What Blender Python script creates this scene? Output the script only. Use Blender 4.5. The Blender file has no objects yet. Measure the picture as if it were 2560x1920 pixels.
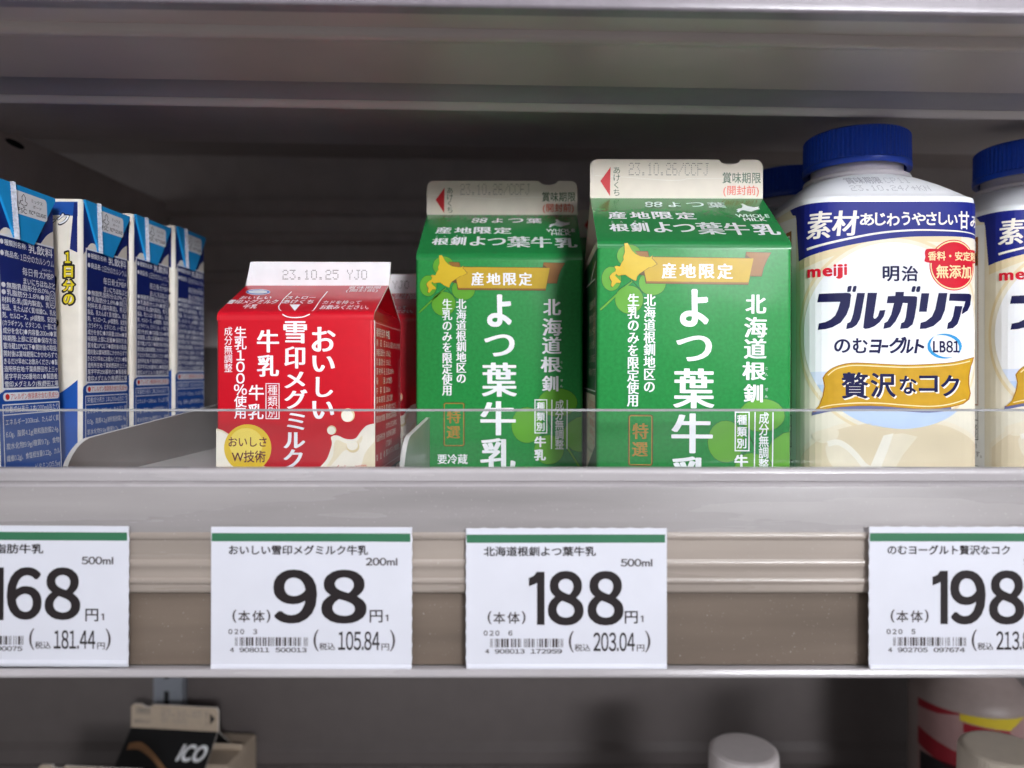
import bpy, math, random
from mathutils import Vector, Matrix
from mathutils.geometry import tessellate_polygon

# ------------------------------------------------------------------ scene, camera, light
SC = bpy.context.scene
COL = SC.collection
ZC = 1250.0            # camera height above the shop floor, mm
FPX, PX0, PY0 = 1850.0, 1318.0, 929.0   # focal length and principal point in photo pixels (2560 wide)
MM = 0.001

def WV(x, y, z):       # millimetres relative to the camera -> world metres
    return Vector((x * MM, y * MM, (z + ZC) * MM))

cam = bpy.data.cameras.new('camera')
cam.sensor_width = 36.0
cam.lens = 36.0 * FPX / 2560.0
cam.shift_x = -(PX0 - 1280.0) / 2560.0
cam.shift_y = -(960.0 - PY0) / 2560.0
cam.clip_start = 0.01
cam.clip_end = 50
cam.dof.use_dof = True
cam.dof.focus_distance = 0.278
cam.dof.aperture_fstop = 8.5
cam_o = bpy.data.objects.new('camera', cam)
COL.objects.link(cam_o)
cam_o.location = WV(0, 0, 0)
cam_o.rotation_euler = (math.radians(90), 0, 0)
SC.camera = cam_o

SC.render.engine = 'CYCLES'
SC.view_settings.view_transform = 'Standard'
SC.view_settings.look = 'None'
SC.view_settings.exposure = 0
SC.view_settings.gamma = 1
SC.cycles.max_bounces = 10
SC.cycles.transparent_max_bounces = 16
SC.cycles.caustics_reflective = False
SC.cycles.caustics_refractive = False
try:
    SC.cycles.use_denoising = True
except Exception:
    pass

world = bpy.data.worlds.new("World")
SC.world = world
world.use_nodes = True
wb = world.node_tree.nodes['Background']
wb.inputs['Color'].default_value = (0.94, 0.92, 0.94, 1)
wb.inputs['Strength'].default_value = 0.36

def area(name, loc, target, sx, sy, power, color, spread=180.0):
    l = bpy.data.lights.new(name, 'AREA')
    l.shape = 'RECTANGLE'
    l.size, l.size_y = sx, sy
    l.energy = power
    l.color = color
    l.spread = math.radians(spread)
    o = bpy.data.objects.new(name, l)
    COL.objects.link(o)
    o.location = WV(*loc)
    d = WV(*target) - o.location
    o.rotation_euler = d.to_track_quat('-Z', 'Y').to_euler()
    return o

# ceiling tubes above and behind the camera, then an added narrow beam
area('ceiling_or_added_light', (330, -430, 950), (80, 280, 20), 1.2, 0.30, 9.5, (0.93, 0.95, 1.0))
area('ceiling_or_added_light', (1250, -2150, 760), (300, 290, 200), 1.1, 0.6, 2.9, (0.95, 0.96, 1.0), 18.0)  # unseen beam, narrowed to brighten the tops and leave the lower gap dim

# ------------------------------------------------------------------ materials
def lin(c):
    c = c / 255.0
    return c / 12.92 if c <= 0.04045 else ((c + 0.055) / 1.055) ** 2.4

EXPO = 1.0
MATS = {}
def mat(name, rgb, rough=0.4, spec=0.5, metal=0.0, coat=0.0, amp=0.06, nscale=180.0, bump=0.0, warp=0.0, wscale=28.0, specks=0.0):
    """principled material; rgb is the printed colour in sRGB 0-255, gently mottled"""
    if name in MATS:
        return MATS[name]
    m = bpy.data.materials.new(name)
    m.use_nodes = True
    nt = m.node_tree
    b = nt.nodes['Principled BSDF']
    col = tuple(min(0.9, lin(c) * EXPO) for c in rgb) + (1,)
    b.inputs['Roughness'].default_value = rough
    b.inputs['Specular IOR Level'].default_value = spec
    b.inputs['Metallic'].default_value = metal
    b.inputs['Coat Weight'].default_value = coat
    b.inputs['Coat Roughness'].default_value = 0.15
    tc = nt.nodes.new('ShaderNodeTexCoord')
    nz = nt.nodes.new('ShaderNodeTexNoise')
    nz.inputs['Scale'].default_value = nscale
    nz.inputs['Detail'].default_value = 4
    nt.links.new(tc.outputs['Object'], nz.inputs['Vector'])
    mr = nt.nodes.new('ShaderNodeMapRange')
    mr.inputs['From Min'].default_value = 0.25
    mr.inputs['From Max'].default_value = 0.75
    mr.inputs['To Min'].default_value = 1 - amp
    mr.inputs['To Max'].default_value = 1 + amp
    nt.links.new(nz.outputs['Fac'], mr.inputs['Value'])
    mx = nt.nodes.new('ShaderNodeVectorMath')
    mx.operation = 'SCALE'
    mx.inputs[0].default_value = col[:3]
    nt.links.new(mr.outputs['Result'], mx.inputs['Scale'])
    nt.links.new(mx.outputs['Vector'], b.inputs['Base Color'])
    if bump > 0:
        bp = nt.nodes.new('ShaderNodeBump')
        bp.inputs['Strength'].default_value = bump
        bp.inputs['Distance'].default_value = 0.0003
        nt.links.new(nz.outputs['Fac'], bp.inputs['Height'])
        nt.links.new(bp.outputs['Normal'], b.inputs['Normal'])
    if warp > 0:
        n2 = nt.nodes.new('ShaderNodeTexNoise')
        n2.inputs['Scale'].default_value = wscale
        n2.inputs['Detail'].default_value = 2
        nt.links.new(tc.outputs['Object'], n2.inputs['Vector'])
        b2 = nt.nodes.new('ShaderNodeBump')
        b2.inputs['Strength'].default_value = warp
        b2.inputs['Distance'].default_value = 0.004
        nt.links.new(n2.outputs['Fac'], b2.inputs['Height'])
        if bump > 0:
            nt.links.new(bp.outputs['Normal'], b2.inputs['Normal'])
        nt.links.new(b2.outputs['Normal'], b.inputs['Normal'])
    if specks > 0:      # dust and scuffs
        vz = nt.nodes.new('ShaderNodeTexNoise')
        vz.inputs['Scale'].default_value = 1500
        vz.inputs['Detail'].default_value = 1
        nt.links.new(tc.outputs['Object'], vz.inputs['Vector'])
        th = nt.nodes.new('ShaderNodeMapRange')
        th.inputs['From Min'].default_value = .72; th.inputs['From Max'].default_value = .80
        th.inputs['To Min'].default_value = 0; th.inputs['To Max'].default_value = specks
        nt.links.new(vz.outputs['Fac'], th.inputs['Value'])
        st = nt.nodes.new('ShaderNodeMapping'); st.inputs['Scale'].default_value = (7, 40, 90)
        nt.links.new(tc.outputs['Object'], st.inputs['Vector'])
        sn = nt.nodes.new('ShaderNodeTexNoise'); sn.inputs['Scale'].default_value = 1.0; sn.inputs['Detail'].default_value = 5
        nt.links.new(st.outputs['Vector'], sn.inputs['Vector'])
        sr = nt.nodes.new('ShaderNodeMapRange')
        sr.inputs['From Min'].default_value = .3; sr.inputs['From Max'].default_value = .7
        sr.inputs['To Min'].default_value = .80; sr.inputs['To Max'].default_value = 1.16
        nt.links.new(sn.outputs['Fac'], sr.inputs['Value'])
        m2 = nt.nodes.new('ShaderNodeVectorMath'); m2.operation = 'SCALE'
        nt.links.new(mx.outputs['Vector'], m2.inputs[0]); nt.links.new(sr.outputs['Result'], m2.inputs['Scale'])
        mc = nt.nodes.new('ShaderNodeMix'); mc.data_type = 'RGBA'
        for i in mc.inputs:
            if i.type == 'RGBA' and i.name == 'B': i.default_value = (.62, .60, .58, 1)
        nt.links.new(th.outputs['Result'], mc.inputs[0])
        nt.links.new(m2.outputs['Vector'], [i for i in mc.inputs if i.type == 'RGBA' and i.name == 'A'][0])
        nt.links.new([o for o in mc.outputs if o.type == 'RGBA'][0], b.inputs['Base Color'])
        rr_ = nt.nodes.new('ShaderNodeMapRange')
        rr_.inputs['To Min'].default_value = max(.05, rough - .1); rr_.inputs['To Max'].default_value = rough + .2
        nt.links.new(sn.outputs['Fac'], rr_.inputs['Value']); nt.links.new(rr_.outputs['Result'], b.inputs['Roughness'])
    MATS[name] = m
    return m

def paper(name, rgb, **k):
    k.setdefault('rough', 0.36); k.setdefault('spec', 0.32); k.setdefault('amp', 0.04); k.setdefault('warp', 0.22)
    return mat(name, rgb, **k)

def clear_mat(name, tint, rough=0.02, boost=1.0, haze=0.0):
    m = bpy.data.materials.new(name)
    m.use_nodes = True
    nt = m.node_tree
    for n in list(nt.nodes):
        nt.nodes.remove(n)
    out = nt.nodes.new('ShaderNodeOutputMaterial')
    tr = nt.nodes.new('ShaderNodeBsdfTransparent')
    tr.inputs['Color'].default_value = tint
    gl = nt.nodes.new('ShaderNodeBsdfGlossy')
    gl.inputs['Roughness'].default_value = rough
    fr = nt.nodes.new('ShaderNodeFresnel')
    fr.inputs['IOR'].default_value = 1.49
    ml = nt.nodes.new('ShaderNodeMath'); ml.operation = 'MULTIPLY'
    ml.inputs[1].default_value = boost
    nt.links.new(fr.outputs['Fac'], ml.inputs[0])
    mx = nt.nodes.new('ShaderNodeMixShader')
    nt.links.new(ml.outputs['Value'], mx.inputs['Fac'])
    nt.links.new(tr.outputs['BSDF'], mx.inputs[1])
    nt.links.new(gl.outputs['BSDF'], mx.inputs[2])
    last = mx
    if haze > 0:      # wiping marks and dust on the plastic
        df = nt.nodes.new('ShaderNodeBsdfDiffuse'); df.inputs['Color'].default_value = (.75, .75, .76, 1)
        tc = nt.nodes.new('ShaderNodeTexCoord'); mp = nt.nodes.new('ShaderNodeMapping')
        mp.inputs['Scale'].default_value = (18, 30, 60); mp.inputs['Rotation'].default_value = (0, .5, 0)
        nz = nt.nodes.new('ShaderNodeTexNoise'); nz.inputs['Scale'].default_value = 1.0; nz.inputs['Detail'].default_value = 6
        mr = nt.nodes.new('ShaderNodeMapRange'); mr.inputs['From Min'].default_value = .35; mr.inputs['From Max'].default_value = .75
        mr.inputs['To Min'].default_value = 0; mr.inputs['To Max'].default_value = haze
        nt.links.new(tc.outputs['Object'], mp.inputs['Vector']); nt.links.new(mp.outputs['Vector'], nz.inputs['Vector'])
        nt.links.new(nz.outputs['Fac'], mr.inputs['Value'])
        last = nt.nodes.new('ShaderNodeMixShader')
        nt.links.new(mr.outputs['Result'], last.inputs['Fac'])
        nt.links.new(mx.outputs['Shader'], last.inputs[1]); nt.links.new(df.outputs['BSDF'], last.inputs[2])
    nt.links.new(last.outputs['Shader'], out.inputs['Surface'])
    return m

# ------------------------------------------------------------------ mesh building
class MB:
    """collects faces (in local millimetres) and links them as ONE mesh object"""
    def __init__(self):
        self.v, self.f, self.m, self.mats = [], [], [], []
    def mi(self, m):
        if m not in self.mats:
            self.mats.append(m)
        return self.mats.index(m)
    def add(self, vs, fs, m):
        o = len(self.v); k = self.mi(m)
        self.v += [tuple(p) for p in vs]
        for f in fs:
            self.f.append([o + i for i in f]); self.m.append(k)
    def quad(self, a, b, c, d, m):
        self.add([a, b, c, d], [(0, 1, 2, 3)], m)
    def box(self, x0, x1, y0, y1, z0, z1, m, bev=0.0):
        if bev <= 0:
            vs = [(x, y, z) for x in (x0, x1) for y in (y0, y1) for z in (z0, z1)]
            self.add(vs, [(0, 1, 3, 2), (4, 6, 7, 5), (0, 4, 5, 1), (2, 3, 7, 6), (0, 2, 6, 4), (1, 5, 7, 3)], m)
        else:
            ring = rrect(x0, x1, y0, y1, bev, 4)
            inn = rrect(x0 + bev * .5, x1 - bev * .5, y0 + bev * .5, y1 - bev * .5, bev * .6, 4)
            self.loft([[(x, y, z0) for x, y in inn], [(x, y, z0 + bev * .5) for x, y in ring],
                       [(x, y, z1 - bev * .5) for x, y in ring], [(x, y, z1) for x, y in inn]], m, True, True)
    def loft(self, rings, m, cap0=False, cap1=False, closed=True):
        n = len(rings[0]); vs = [p for r in rings for p in r]; fs = []
        for k in range(len(rings) - 1):
            for i in range(n if closed else n - 1):
                j = (i + 1) % n
                fs.append((k * n + i, k * n + j, (k + 1) * n + j, (k + 1) * n + i))
        if cap0: fs.append(tuple(reversed(range(n))))
        if cap1: fs.append(tuple((len(rings) - 1) * n + i for i in range(n)))
        self.add(vs, fs, m)
    def extrude_x(self, prof, x0, x1, m, closed=False, caps=False, nx=1):
        rings = []
        for k in range(nx + 1):
            x = x0 + (x1 - x0) * k / nx
            rings.append([(x, y, z) for y, z in prof])
        self.loft(rings, m, caps, caps, closed)
    def slab(self, outline, mapf, h0, h1, m, medge=None):
        """flat outline (u,v) given thickness between heights h0 and h1 of mapf"""
        tris = tri(outline)
        self.add([mapf(u, v, h1) for u, v in outline], tris, m)
        self.add([mapf(u, v, h0) for u, v in outline], [tuple(reversed(t)) for t in tris], m)
        n = len(outline)
        vs = [mapf(u, v, h0) for u, v in outline] + [mapf(u, v, h1) for u, v in outline]
        self.add(vs, [(i, (i + 1) % n, n + (i + 1) % n, n + i) for i in range(n)], medge or m)
    def build(self, name, parent=None, smooth=35):
        me = bpy.data.meshes.new(name)
        me.from_pydata([(x * MM, y * MM, z * MM) for x, y, z in self.v], [], self.f)
        for m in self.mats:
            me.materials.append(m)
        me.polygons.foreach_set('material_index', self.m)
        if smooth:
            me.polygons.foreach_set('use_smooth', [True] * len(self.f))
            me.set_sharp_from_angle(angle=math.radians(smooth))
        me.update()
        o = bpy.data.objects.new(name, me)
        COL.objects.link(o)
        if parent is not None:
            o.parent = parent
        else:
            o.location = WV(0, 0, 0)
        return o

def rrect(x0, x1, y0, y1, r, n=5):
    pts = []
    for cx, cy, a0 in ((x1 - r, y1 - r, 0), (x0 + r, y1 - r, 90), (x0 + r, y0 + r, 180), (x1 - r, y0 + r, 270)):
        for k in range(n + 1):
            a = math.radians(a0 + 90.0 * k / n)
            pts.append((cx + r * math.cos(a), cy + r * math.sin(a)))
    return pts

def ellipse(cx, cy, a, b, n=40, wob=0.0, seed=0, lobes=23):
    rnd = random.Random(seed)
    pts = []
    for k in range(n):
        t = 2 * math.pi * k / n
        w = 1 + wob * (math.sin(lobes * t) * .6 + rnd.uniform(-.4, .4))
        pts.append((cx + a * w * math.cos(t), cy + b * w * math.sin(t)))
    return pts

def area2(p):
    return 0.5 * sum(p[i][0] * p[(i + 1) % len(p)][1] - p[(i + 1) % len(p)][0] * p[i][1] for i in range(len(p)))

def tri(*contours):
    return [tuple(t) for t in tessellate_polygon([[Vector((x, y, 0)) for x, y in c] for c in contours])]

def smooth_line(pts, n=6, closed=False):
    """Catmull-Rom through the points"""
    out = []; N = len(pts)
    rng = range(N) if closed else range(N - 1)
    for i in rng:
        g = (lambda k: pts[k % N]) if closed else (lambda k: pts[max(0, min(N - 1, k))])
        p0, p1, p2, p3 = g(i - 1), g(i), g(i + 1), g(i + 2)
        for k in range(n):
            t = k / n
            out.append(tuple(0.5 * (2 * p1[a] + (p2[a] - p0[a]) * t + (2 * p0[a] - 5 * p1[a] + 4 * p2[a] - p3[a]) * t * t
                                    + (3 * p1[a] - p0[a] - 3 * p2[a] + p3[a]) * t ** 3) for a in (0, 1)))
    if not closed:
        out.append(tuple(pts[-1]))
    return out

# ------------------------------------------------------------------ lettering
_OUT, _GL = {}, {}
_tc = bpy.data.curves.new('lettering', 'FONT')
_to = bpy.data.objects.new('lettering', _tc)
COL.objects.link(_to)

def outline(ch):
    if ch in _OUT:
        return _OUT[ch]
    _tc.body = ch
    dg = bpy.context.evaluated_depsgraph_get()
    dg.update()
    oe = _to.evaluated_get(dg)
    cu = oe.to_curve(dg)
    res = []
    for s in cu.splines:
        if s.type != 'BEZIER' or len(s.bezier_points) < 2:
            continue
        bp = s.bezier_points
        c = []
        for i in range(len(bp)):
            a, b = bp[i], bp[(i + 1) % len(bp)]
            p0, p1, p2, p3 = a.co, a.handle_right, b.handle_left, b.co
            d = (p3 - p0)
            def off(q):
                return abs((q - p0).x * d.y - (q - p0).y * d.x) / max(d.length, 1e-6)
            n = 1 if (off(p1) < 0.004 and off(p2) < 0.004) else (3 if d.length < .12 else 5)
            for k in range(n):
                t = k / n; u = 1 - t
                q = p0 * u ** 3 + p1 * 3 * u * u * t + p2 * 3 * u * t * t + p3 * t ** 3
                if not c or (abs(q.x - c[-1][0]) + abs(q.y - c[-1][1])) > 1e-4:
                    c.append((q.x, q.y))
        if len(c) > 2:
            res.append(c)
    oe.to_curve_clear()
    _OUT[ch] = res
    return res

STY = {'reg': (0, 0), 'thin': (0, 0), 'med': (.012, .012), 'bold': (.026, .022), 'heavy': (.045, .032),
       'min': (.030, .004), 'brush': (.036, .010), 'num': (.032, .024), 'fat': (.085, .085), 'fat2': (.06, .06)}
def fill2d(contours):
    cu = bpy.data.curves.new('fill', 'CURVE')
    cu.dimensions = '2D'; cu.fill_mode = 'BOTH'
    for c in contours:
        sp = cu.splines.new('POLY')
        sp.points.add(len(c) - 1)
        for p, q in zip(sp.points, c):
            p.co = (q[0], q[1], 0, 1)
        sp.use_cyclic_u = True
    o = bpy.data.objects.new('fill', cu)
    me = o.to_mesh()
    vs = [(v.co.x, v.co.y) for v in me.vertices]
    fs = [tuple(p.vertices) for p in me.polygons]
    o.to_mesh_clear()
    bpy.data.objects.remove(o); bpy.data.curves.remove(cu)
    fs = [f if area2([vs[i] for i in f]) > 0 else tuple(reversed(f)) for f in fs]
    return vs, fs

def glyph(ch, sty='reg'):
    key = (ch, sty)
    if key in _GL:
        return _GL[key]
    base = outline(chr(ord(ch) + 0xfee0) if ch in '0123456789%' else ch)
    if ch in '0123456789%':
        lo = min(p[0] for c in base for p in c); hi_ = max(p[0] for c in base for p in c)
        pad = .045 if ch in '1%' else max(.03, (.56 - (hi_ - lo)) / 2)
        base = [[(p[0] - lo + pad, p[1] * .94) for p in c] for c in base]
    if not base:
        _GL[key] = ([], [], (0, 0, .3, .7), .3 if ord(ch) < 0x3000 else 1.0)
        return _GL[key]
    x0 = min(p[0] for c in base for p in c); x1 = max(p[0] for c in base for p in c)
    v0, t0 = fill2d(base)
    ax, ay = STY[sty]
    # weight: the letter struck several times side by side, each strike a hair above the last
    if ax <= 0: sh = [(0, 0)]
    elif ax < .015: sh = [(-ax, -ay), (ax, -ay), (-ax, ay), (ax, ay)]
    else:
        n = 8 if ax < .05 else 14
        sh = [(ax * math.cos(2 * math.pi * (k + .5) / n), ay * math.sin(2 * math.pi * (k + .5) / n)) for k in range(n)] + [(0, 0)]
    vs, ts = [], []
    for k, (dx, dy) in enumerate(sh):
        o = len(vs)
        vs += [(x + dx, y + dy, k) for x, y in v0]
        ts += [tuple(o + i for i in t) for t in t0]
    bb = (min(p[0] for p in vs), min(p[1] for p in vs), max(p[0] for p in vs), max(p[1] for p in vs))
    wide = ord(ch) > 0x2e7f or ch in '●・℃'
    _GL[key] = (vs, ts, bb, 1.0 if wide else x0 + x1)
    return _GL[key]

DOT = {'0': "0E1111111111110E"[:14], }
def _d(s): return [int(s[i:i + 2], 16) for i in range(0, 14, 2)]
DOTS = {'0': _d('0E11111111110E'), '1': _d('040C040404040E'), '2': _d('0E11010E10101F'), '3': _d('1F02040201110E'),
        '4': _d('02060A121F0202'), '5': _d('1F101E0101110E'), '6': _d('0E10101E11110E'), '.': _d('00000000000C0C'),
        '/': _d('01010204081010'), 'C': _d('0E11101010110E'), 'F': _d('1F10101E101010'), 'J': _d('070202020212 0C'.replace(' ', '')),
        'Y': _d('11110A04040404'), 'O': _d('0E11111111110E'), ' ': _d('00000000000000'), '+': _d('0004041F040400'),
        'K': _d('11121418141211'), 'N': _d('11111915131111'), 'P': _d('1E11111E101010'), 'I': _d('0E04040404040E')}

class Art:
    def span(self, x0, y0, x1, y1):
        xm, ym = (x0 + x1) / 2, (y0 + y1) / 2
        return (self.T(x0, ym)[0], self.T(xm, y1)[1]), (self.T(x1, ym)[0], self.T(xm, y0)[1])
    """printing on one face: mapf(u, v, h) lifts label millimetres onto the face; T turns traced points into (u, v)"""
    def __init__(self, mb, mapf, T=None, cut=None, h0=0.03, dh=0.03):
        self.mb, self.mapf, self.cut, self.h0, self.dh = mb, mapf, cut, h0, dh
        self.T = T or (lambda x, y: (x, y))
    def emit(self, vs, ts, m, layer):
        h = self.h0 + self.dh * layer
        if self.cut is None:
            self.mb.add([self.mapf(p[0], p[1], h + (p[2] * .0018 if len(p) > 2 else 0)) for p in vs], ts, m)
            return
        c = self.cut
        ov, of = [], []
        for t in ts:
            P = [vs[i] for i in t]
            a = math.floor(min(p[0] for p in P) / c); b = math.floor(max(p[0] for p in P) / c - 1e-9)
            for k in range(a, b + 1):
                Q = P
                if k > a: Q = clip(Q, k * c, 1)
                if k < b: Q = clip(Q, (k + 1) * c, -1)
                if len(Q) >= 3:
                    of.append(tuple(range(len(ov), len(ov) + len(Q)))); ov += Q
        self.mb.add([self.mapf(p[0], p[1], h + (p[2] * .0018 if len(p) > 2 else 0)) for p in ov], of, m)
    def poly(self, pts, m, layer=0, sm=0, raw=False, hole=None):
        P = pts if raw else [self.T(*p) for p in pts]
        if sm: P = smooth_line(P, sm, True)
        if hole:
            H = hole if raw else [self.T(*p) for p in hole]
            self.emit(*fill2d([P, H]), m, layer)
        else:
            self.emit(*fill2d([P]), m, layer)
    def line(self, pts, w, m, layer=0, sm=0, w2=None, raw=False, closed=False):
        P = list(pts) if raw else [self.T(*p) for p in pts]
        if sm: P = smooth_line(P, sm, closed)
        elif closed: P = P + [P[0]]
        if sm and closed: P = P + [P[0]]
        n = len(P); L, R = [], []
        for i in range(n):
            a = P[i - 1] if i > 0 else (P[n - 2] if closed else P[0]); b = P[i + 1] if i < n - 1 else (P[1] if closed else P[-1])
            d = Vector((b[0] - a[0], b[1] - a[1]))
            if d.length < 1e-9: d = Vector((1, 0))
            d.normalize()
            ww = (w + ((w2 if w2 is not None else w) - w) * i / max(1, n - 1)) / 2
            L.append((P[i][0] - d.y * ww, P[i][1] + d.x * ww)); R.append((P[i][0] + d.y * ww, P[i][1] - d.x * ww))
        vs = L + R
        ts = [(i, n + i, n + i + 1, i + 1) for i in range(n - 1)]
        self.emit(vs, ts, m, layer)
    def box(self, x0, y0, x1, y1, w, m, layer=0, r=0.0):
        (u0, v0), (u1, v1) = self.span(x0, y0, x1, y1)
        r = max(r, 0.05)
        o = rrect(u0, u1, v0, v1, r, 4); i = rrect(u0 + w, u1 - w, v0 + w, v1 - w, max(.02, r - w), 4)
        n = len(o)
        self.emit(o + i, [(k, (k + 1) % n, n + (k + 1) % n, n + k) for k in range(n)], m, layer)
    def rect(self, x0, y0, x1, y1, m, layer=0, r=0.0):
        (u0, v0), (u1, v1) = self.span(x0, y0, x1, y1)
        P = rrect(u0, u1, v0, v1, r, 4) if r > 0 else [(u0, v0), (u1, v0), (u1, v1), (u0, v1)]
        self.emit(P, tri(P), m, layer)
    def fit(self, ch, x0, y0, x1, y1, m, layer=2, sty='reg', shear=0.0):
        vs, ts, bb, adv = glyph(ch, sty)
        if not vs: return
        (ua, va), (ub, vb) = self.span(x0, y0, x1, y1)
        bw, bh = bb[2] - bb[0], bb[3] - bb[1]
        o = []
        for x, y, w in vs:
            fx, fy = (x - bb[0]) / bw, (y - bb[1]) / bh
            o.append((ua + (ub - ua) * fx + shear * (fy - .5) * (vb - va), va + (vb - va) * fy, w))
        self.emit(o, ts, m, layer)
    def fits(self, items, m, layer=2, sty='reg', shear=0.0):
        for ch, x0, y0, x1, y1 in items:
            self.fit(ch, x0, y0, x1, y1, m, layer, sty, shear)
    def row(self, text, x0, y0, x1, y1, m, layer=2, sty='reg', shear=0.0, latin=False, slope=0.0):
        """horizontal line whose ink fills the box"""
        gs = [glyph(c, sty) for c in text]
        tot, pos = 0.0, []
        for g in gs:
            pos.append(tot); tot += g[3]
        lo = gs[0][2][0]; hi = pos[-1] + gs[-1][2][2]
        b0, b1 = (0.0, 0.69) if latin else (-0.08, 0.84)
        (ua, va), (ub, vb) = self.span(x0, y0, x1, y1)
        sx = (ub - ua) / (hi - lo); sy = (vb - va) / (b1 - b0)
        for g, p in zip(gs, pos):
            if not g[0]: continue
            o = []
            for x, y, w in g[0]:
                uu = (x + p - lo) * sx; vv = (y - b0) * sy
                o.append((ua + uu + shear * vv, va + vv + slope * uu, w))
            self.emit(o, g[1], m, layer)
    def colm(self, text, xc, y0, y1, w, m, layer=2, sty='reg', fill=0.94):
        """vertical line of text, one em cell per letter"""
        (ua, va), (ub, vb) = self.span(xc - w / 2, y0, xc + w / 2, y1)
        n = len(text); ch = (vb - va) / n; uc = (ua + ub) / 2
        sx = (ub - ua) / .92; sy = ch * fill / .92
        for k, c in enumerate(text):
            vs, ts, bb, adv = glyph(c, sty)
            if not vs: continue
            cy = vb - ch * (k + .5)
            lat = adv < 0.99
            ox = adv / 2 if lat else .5
            oy = .345 if lat else .38
            s = 1.15 if lat else 1.0
            self.emit([(uc + (x - ox) * sx * s, cy + (y - oy) * sy * s, w) for x, y, w in vs], ts, m, layer)
    def dots(self, text, x0, y0, x1, y1, m, layer=2, size=0.8):
        (ua, va), (ub, vb) = self.span(x0, y0, x1, y1)
        n = len(text); du = (ub - ua) / (n * 6 - 1); dv = (vb - va) / 6.0
        vs, fs = [], []
        for k, c in enumerate(text):
            for r, bits in enumerate(DOTS.get(c, DOTS[' '])):
                for q in range(5):
                    if bits >> (4 - q) & 1:
                        cx, cy = ua + (k * 6 + q) * du, vb - r * dv
                        o = len(vs)
                        for a in range(6):
                            t = a * math.pi / 3
                            vs.append((cx + du * size * .62 * math.cos(t), cy + min(du, dv) * size * .62 * math.sin(t)))
                        fs.append(tuple(range(o, o + 6)))
        if vs: self.emit(vs, fs, m, layer)

def clip(P, x, side):
    out = []; n = len(P)
    for i in range(n):
        a, b = P[i], P[(i + 1) % n]
        ia, ib = (a[0] - x) * side >= 0, (b[0] - x) * side >= 0
        if ia: out.append(a)
        if ia != ib:
            t = (x - a[0]) / (b[0] - a[0])
            out.append((x, a[1] + (b[1] - a[1]) * t) + tuple(a[2:]))
    return out

# ------------------------------------------------------------------ object helpers
def tag(o, label=None, cat=None, group=None, kind=None):
    if label: o['label'] = label
    if cat: o['category'] = cat
    if group: o['group'] = group
    if kind: o['kind'] = kind
    return o

def empty(name, x, y, z, label, cat, group=None, rot=(0, 0, 0)):
    o = bpy.data.objects.new(name, None)
    COL.objects.link(o)
    o.empty_display_size = 0.02
    o.location = WV(x, y, z)
    o.rotation_euler = [math.radians(a) for a in rot]
    return tag(o, label, cat, group)

def copy_tree(src, x, y, z, label, rot=(0, 0, 0), parent=None):
    c = src.copy(); COL.objects.link(c)
    if parent is None:
        c.location = WV(x, y, z); c.rotation_euler = [math.radians(a) for a in rot]; c['label'] = label
    else:
        c.parent = parent
    for ch in list(src.children):
        copy_tree(ch, 0, 0, 0, None, parent=c)
    return c

def deck_z(y):
    return -54.0 + (y - 266.0) * 0.06

# ------------------------------------------------------------------ the cooler and its shelves
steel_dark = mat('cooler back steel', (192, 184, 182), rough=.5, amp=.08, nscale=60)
steel_warm = mat('painted shelf steel', (164, 153, 150), rough=.30, amp=.05, nscale=40, bump=.05)
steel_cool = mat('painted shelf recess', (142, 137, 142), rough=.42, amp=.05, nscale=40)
rail_light = mat('clear rail face', (148, 143, 143), rough=.22, spec=.7, amp=.05, nscale=14, specks=.4)
rail_tan = mat('clear rail ridges', (154, 143, 134), rough=.24, spec=.6, amp=.05, nscale=14, specks=.4)
rail_dark = mat('clear rail over brown strip', (112, 99, 88), rough=.3, spec=.5, amp=.07, nscale=30, specks=.35)
rail_lip = mat('rail lip plastic', (168, 163, 165), rough=.2, spec=.6, amp=.05, nscale=40, specks=.5)
deck_m = mat('shelf deck enamel', (205, 202, 200), rough=.35, amp=.05, nscale=50)
groove_m = mat('shelf deck groove', (150, 148, 148), rough=.5)
divider_m = mat('divider steel', (150, 145, 142), rough=.33, spec=.6, metal=.35, amp=.06, nscale=60)
divider_edge = mat('divider cut edge', (215, 212, 210), rough=.35)
black_m = mat('black backing as gap shade', (18, 18, 20), rough=.7)  # black sheet behind the slots, their shade put into the colour

# back wall: pressed panel with ledges
b = MB()
prof = [(604, 230), (604, 140), (594, 138), (592, 128), (600, 125), (601, 113), (596, 111), (595, 105), (601, 102),
        (601, 82), (597, 80), (597, 74), (601, 71), (601, 20), (600, -300), (596, -306), (596, -316), (604, -322), (604, -540)]
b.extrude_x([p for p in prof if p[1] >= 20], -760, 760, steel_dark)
b.extrude_x([(601, 20)] + [p for p in prof if p[1] < 20], -760, 760, mat('back panel darkened for shade', (88, 81, 80), rough=.5, amp=.08, nscale=60))  # lower part of the same wall, darker colour standing in for shade
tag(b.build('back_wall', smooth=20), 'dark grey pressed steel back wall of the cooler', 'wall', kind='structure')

# side wall: plate in depth direction with a slot hole
b = MB()
o = [(300, -60), (600, -60), (600, 135), (300, 135)]
hole = [(419 + 8 * math.cos(t) * (1.0), 129 + 1.9 * math.sin(t)) for t in [2 * math.pi * k / 20 for k in range(20)]]
b.add([(-290, y, z) for y, z in o + hole], tri(o, hole), mat('side plate steel', (196, 184, 180), rough=.5, amp=.08, nscale=50))
b.box(-299, -294, 300, 600, -60, 135, black_m)
b.quad((-294, 300, 135), (-290, 300, 135), (-290, 600, 135), (-294, 600, 135), steel_dark)
tag(b.build('side_wall'), 'grey side plate with a slotted hole at the left of the shelf', 'wall', kind='structure')

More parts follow.
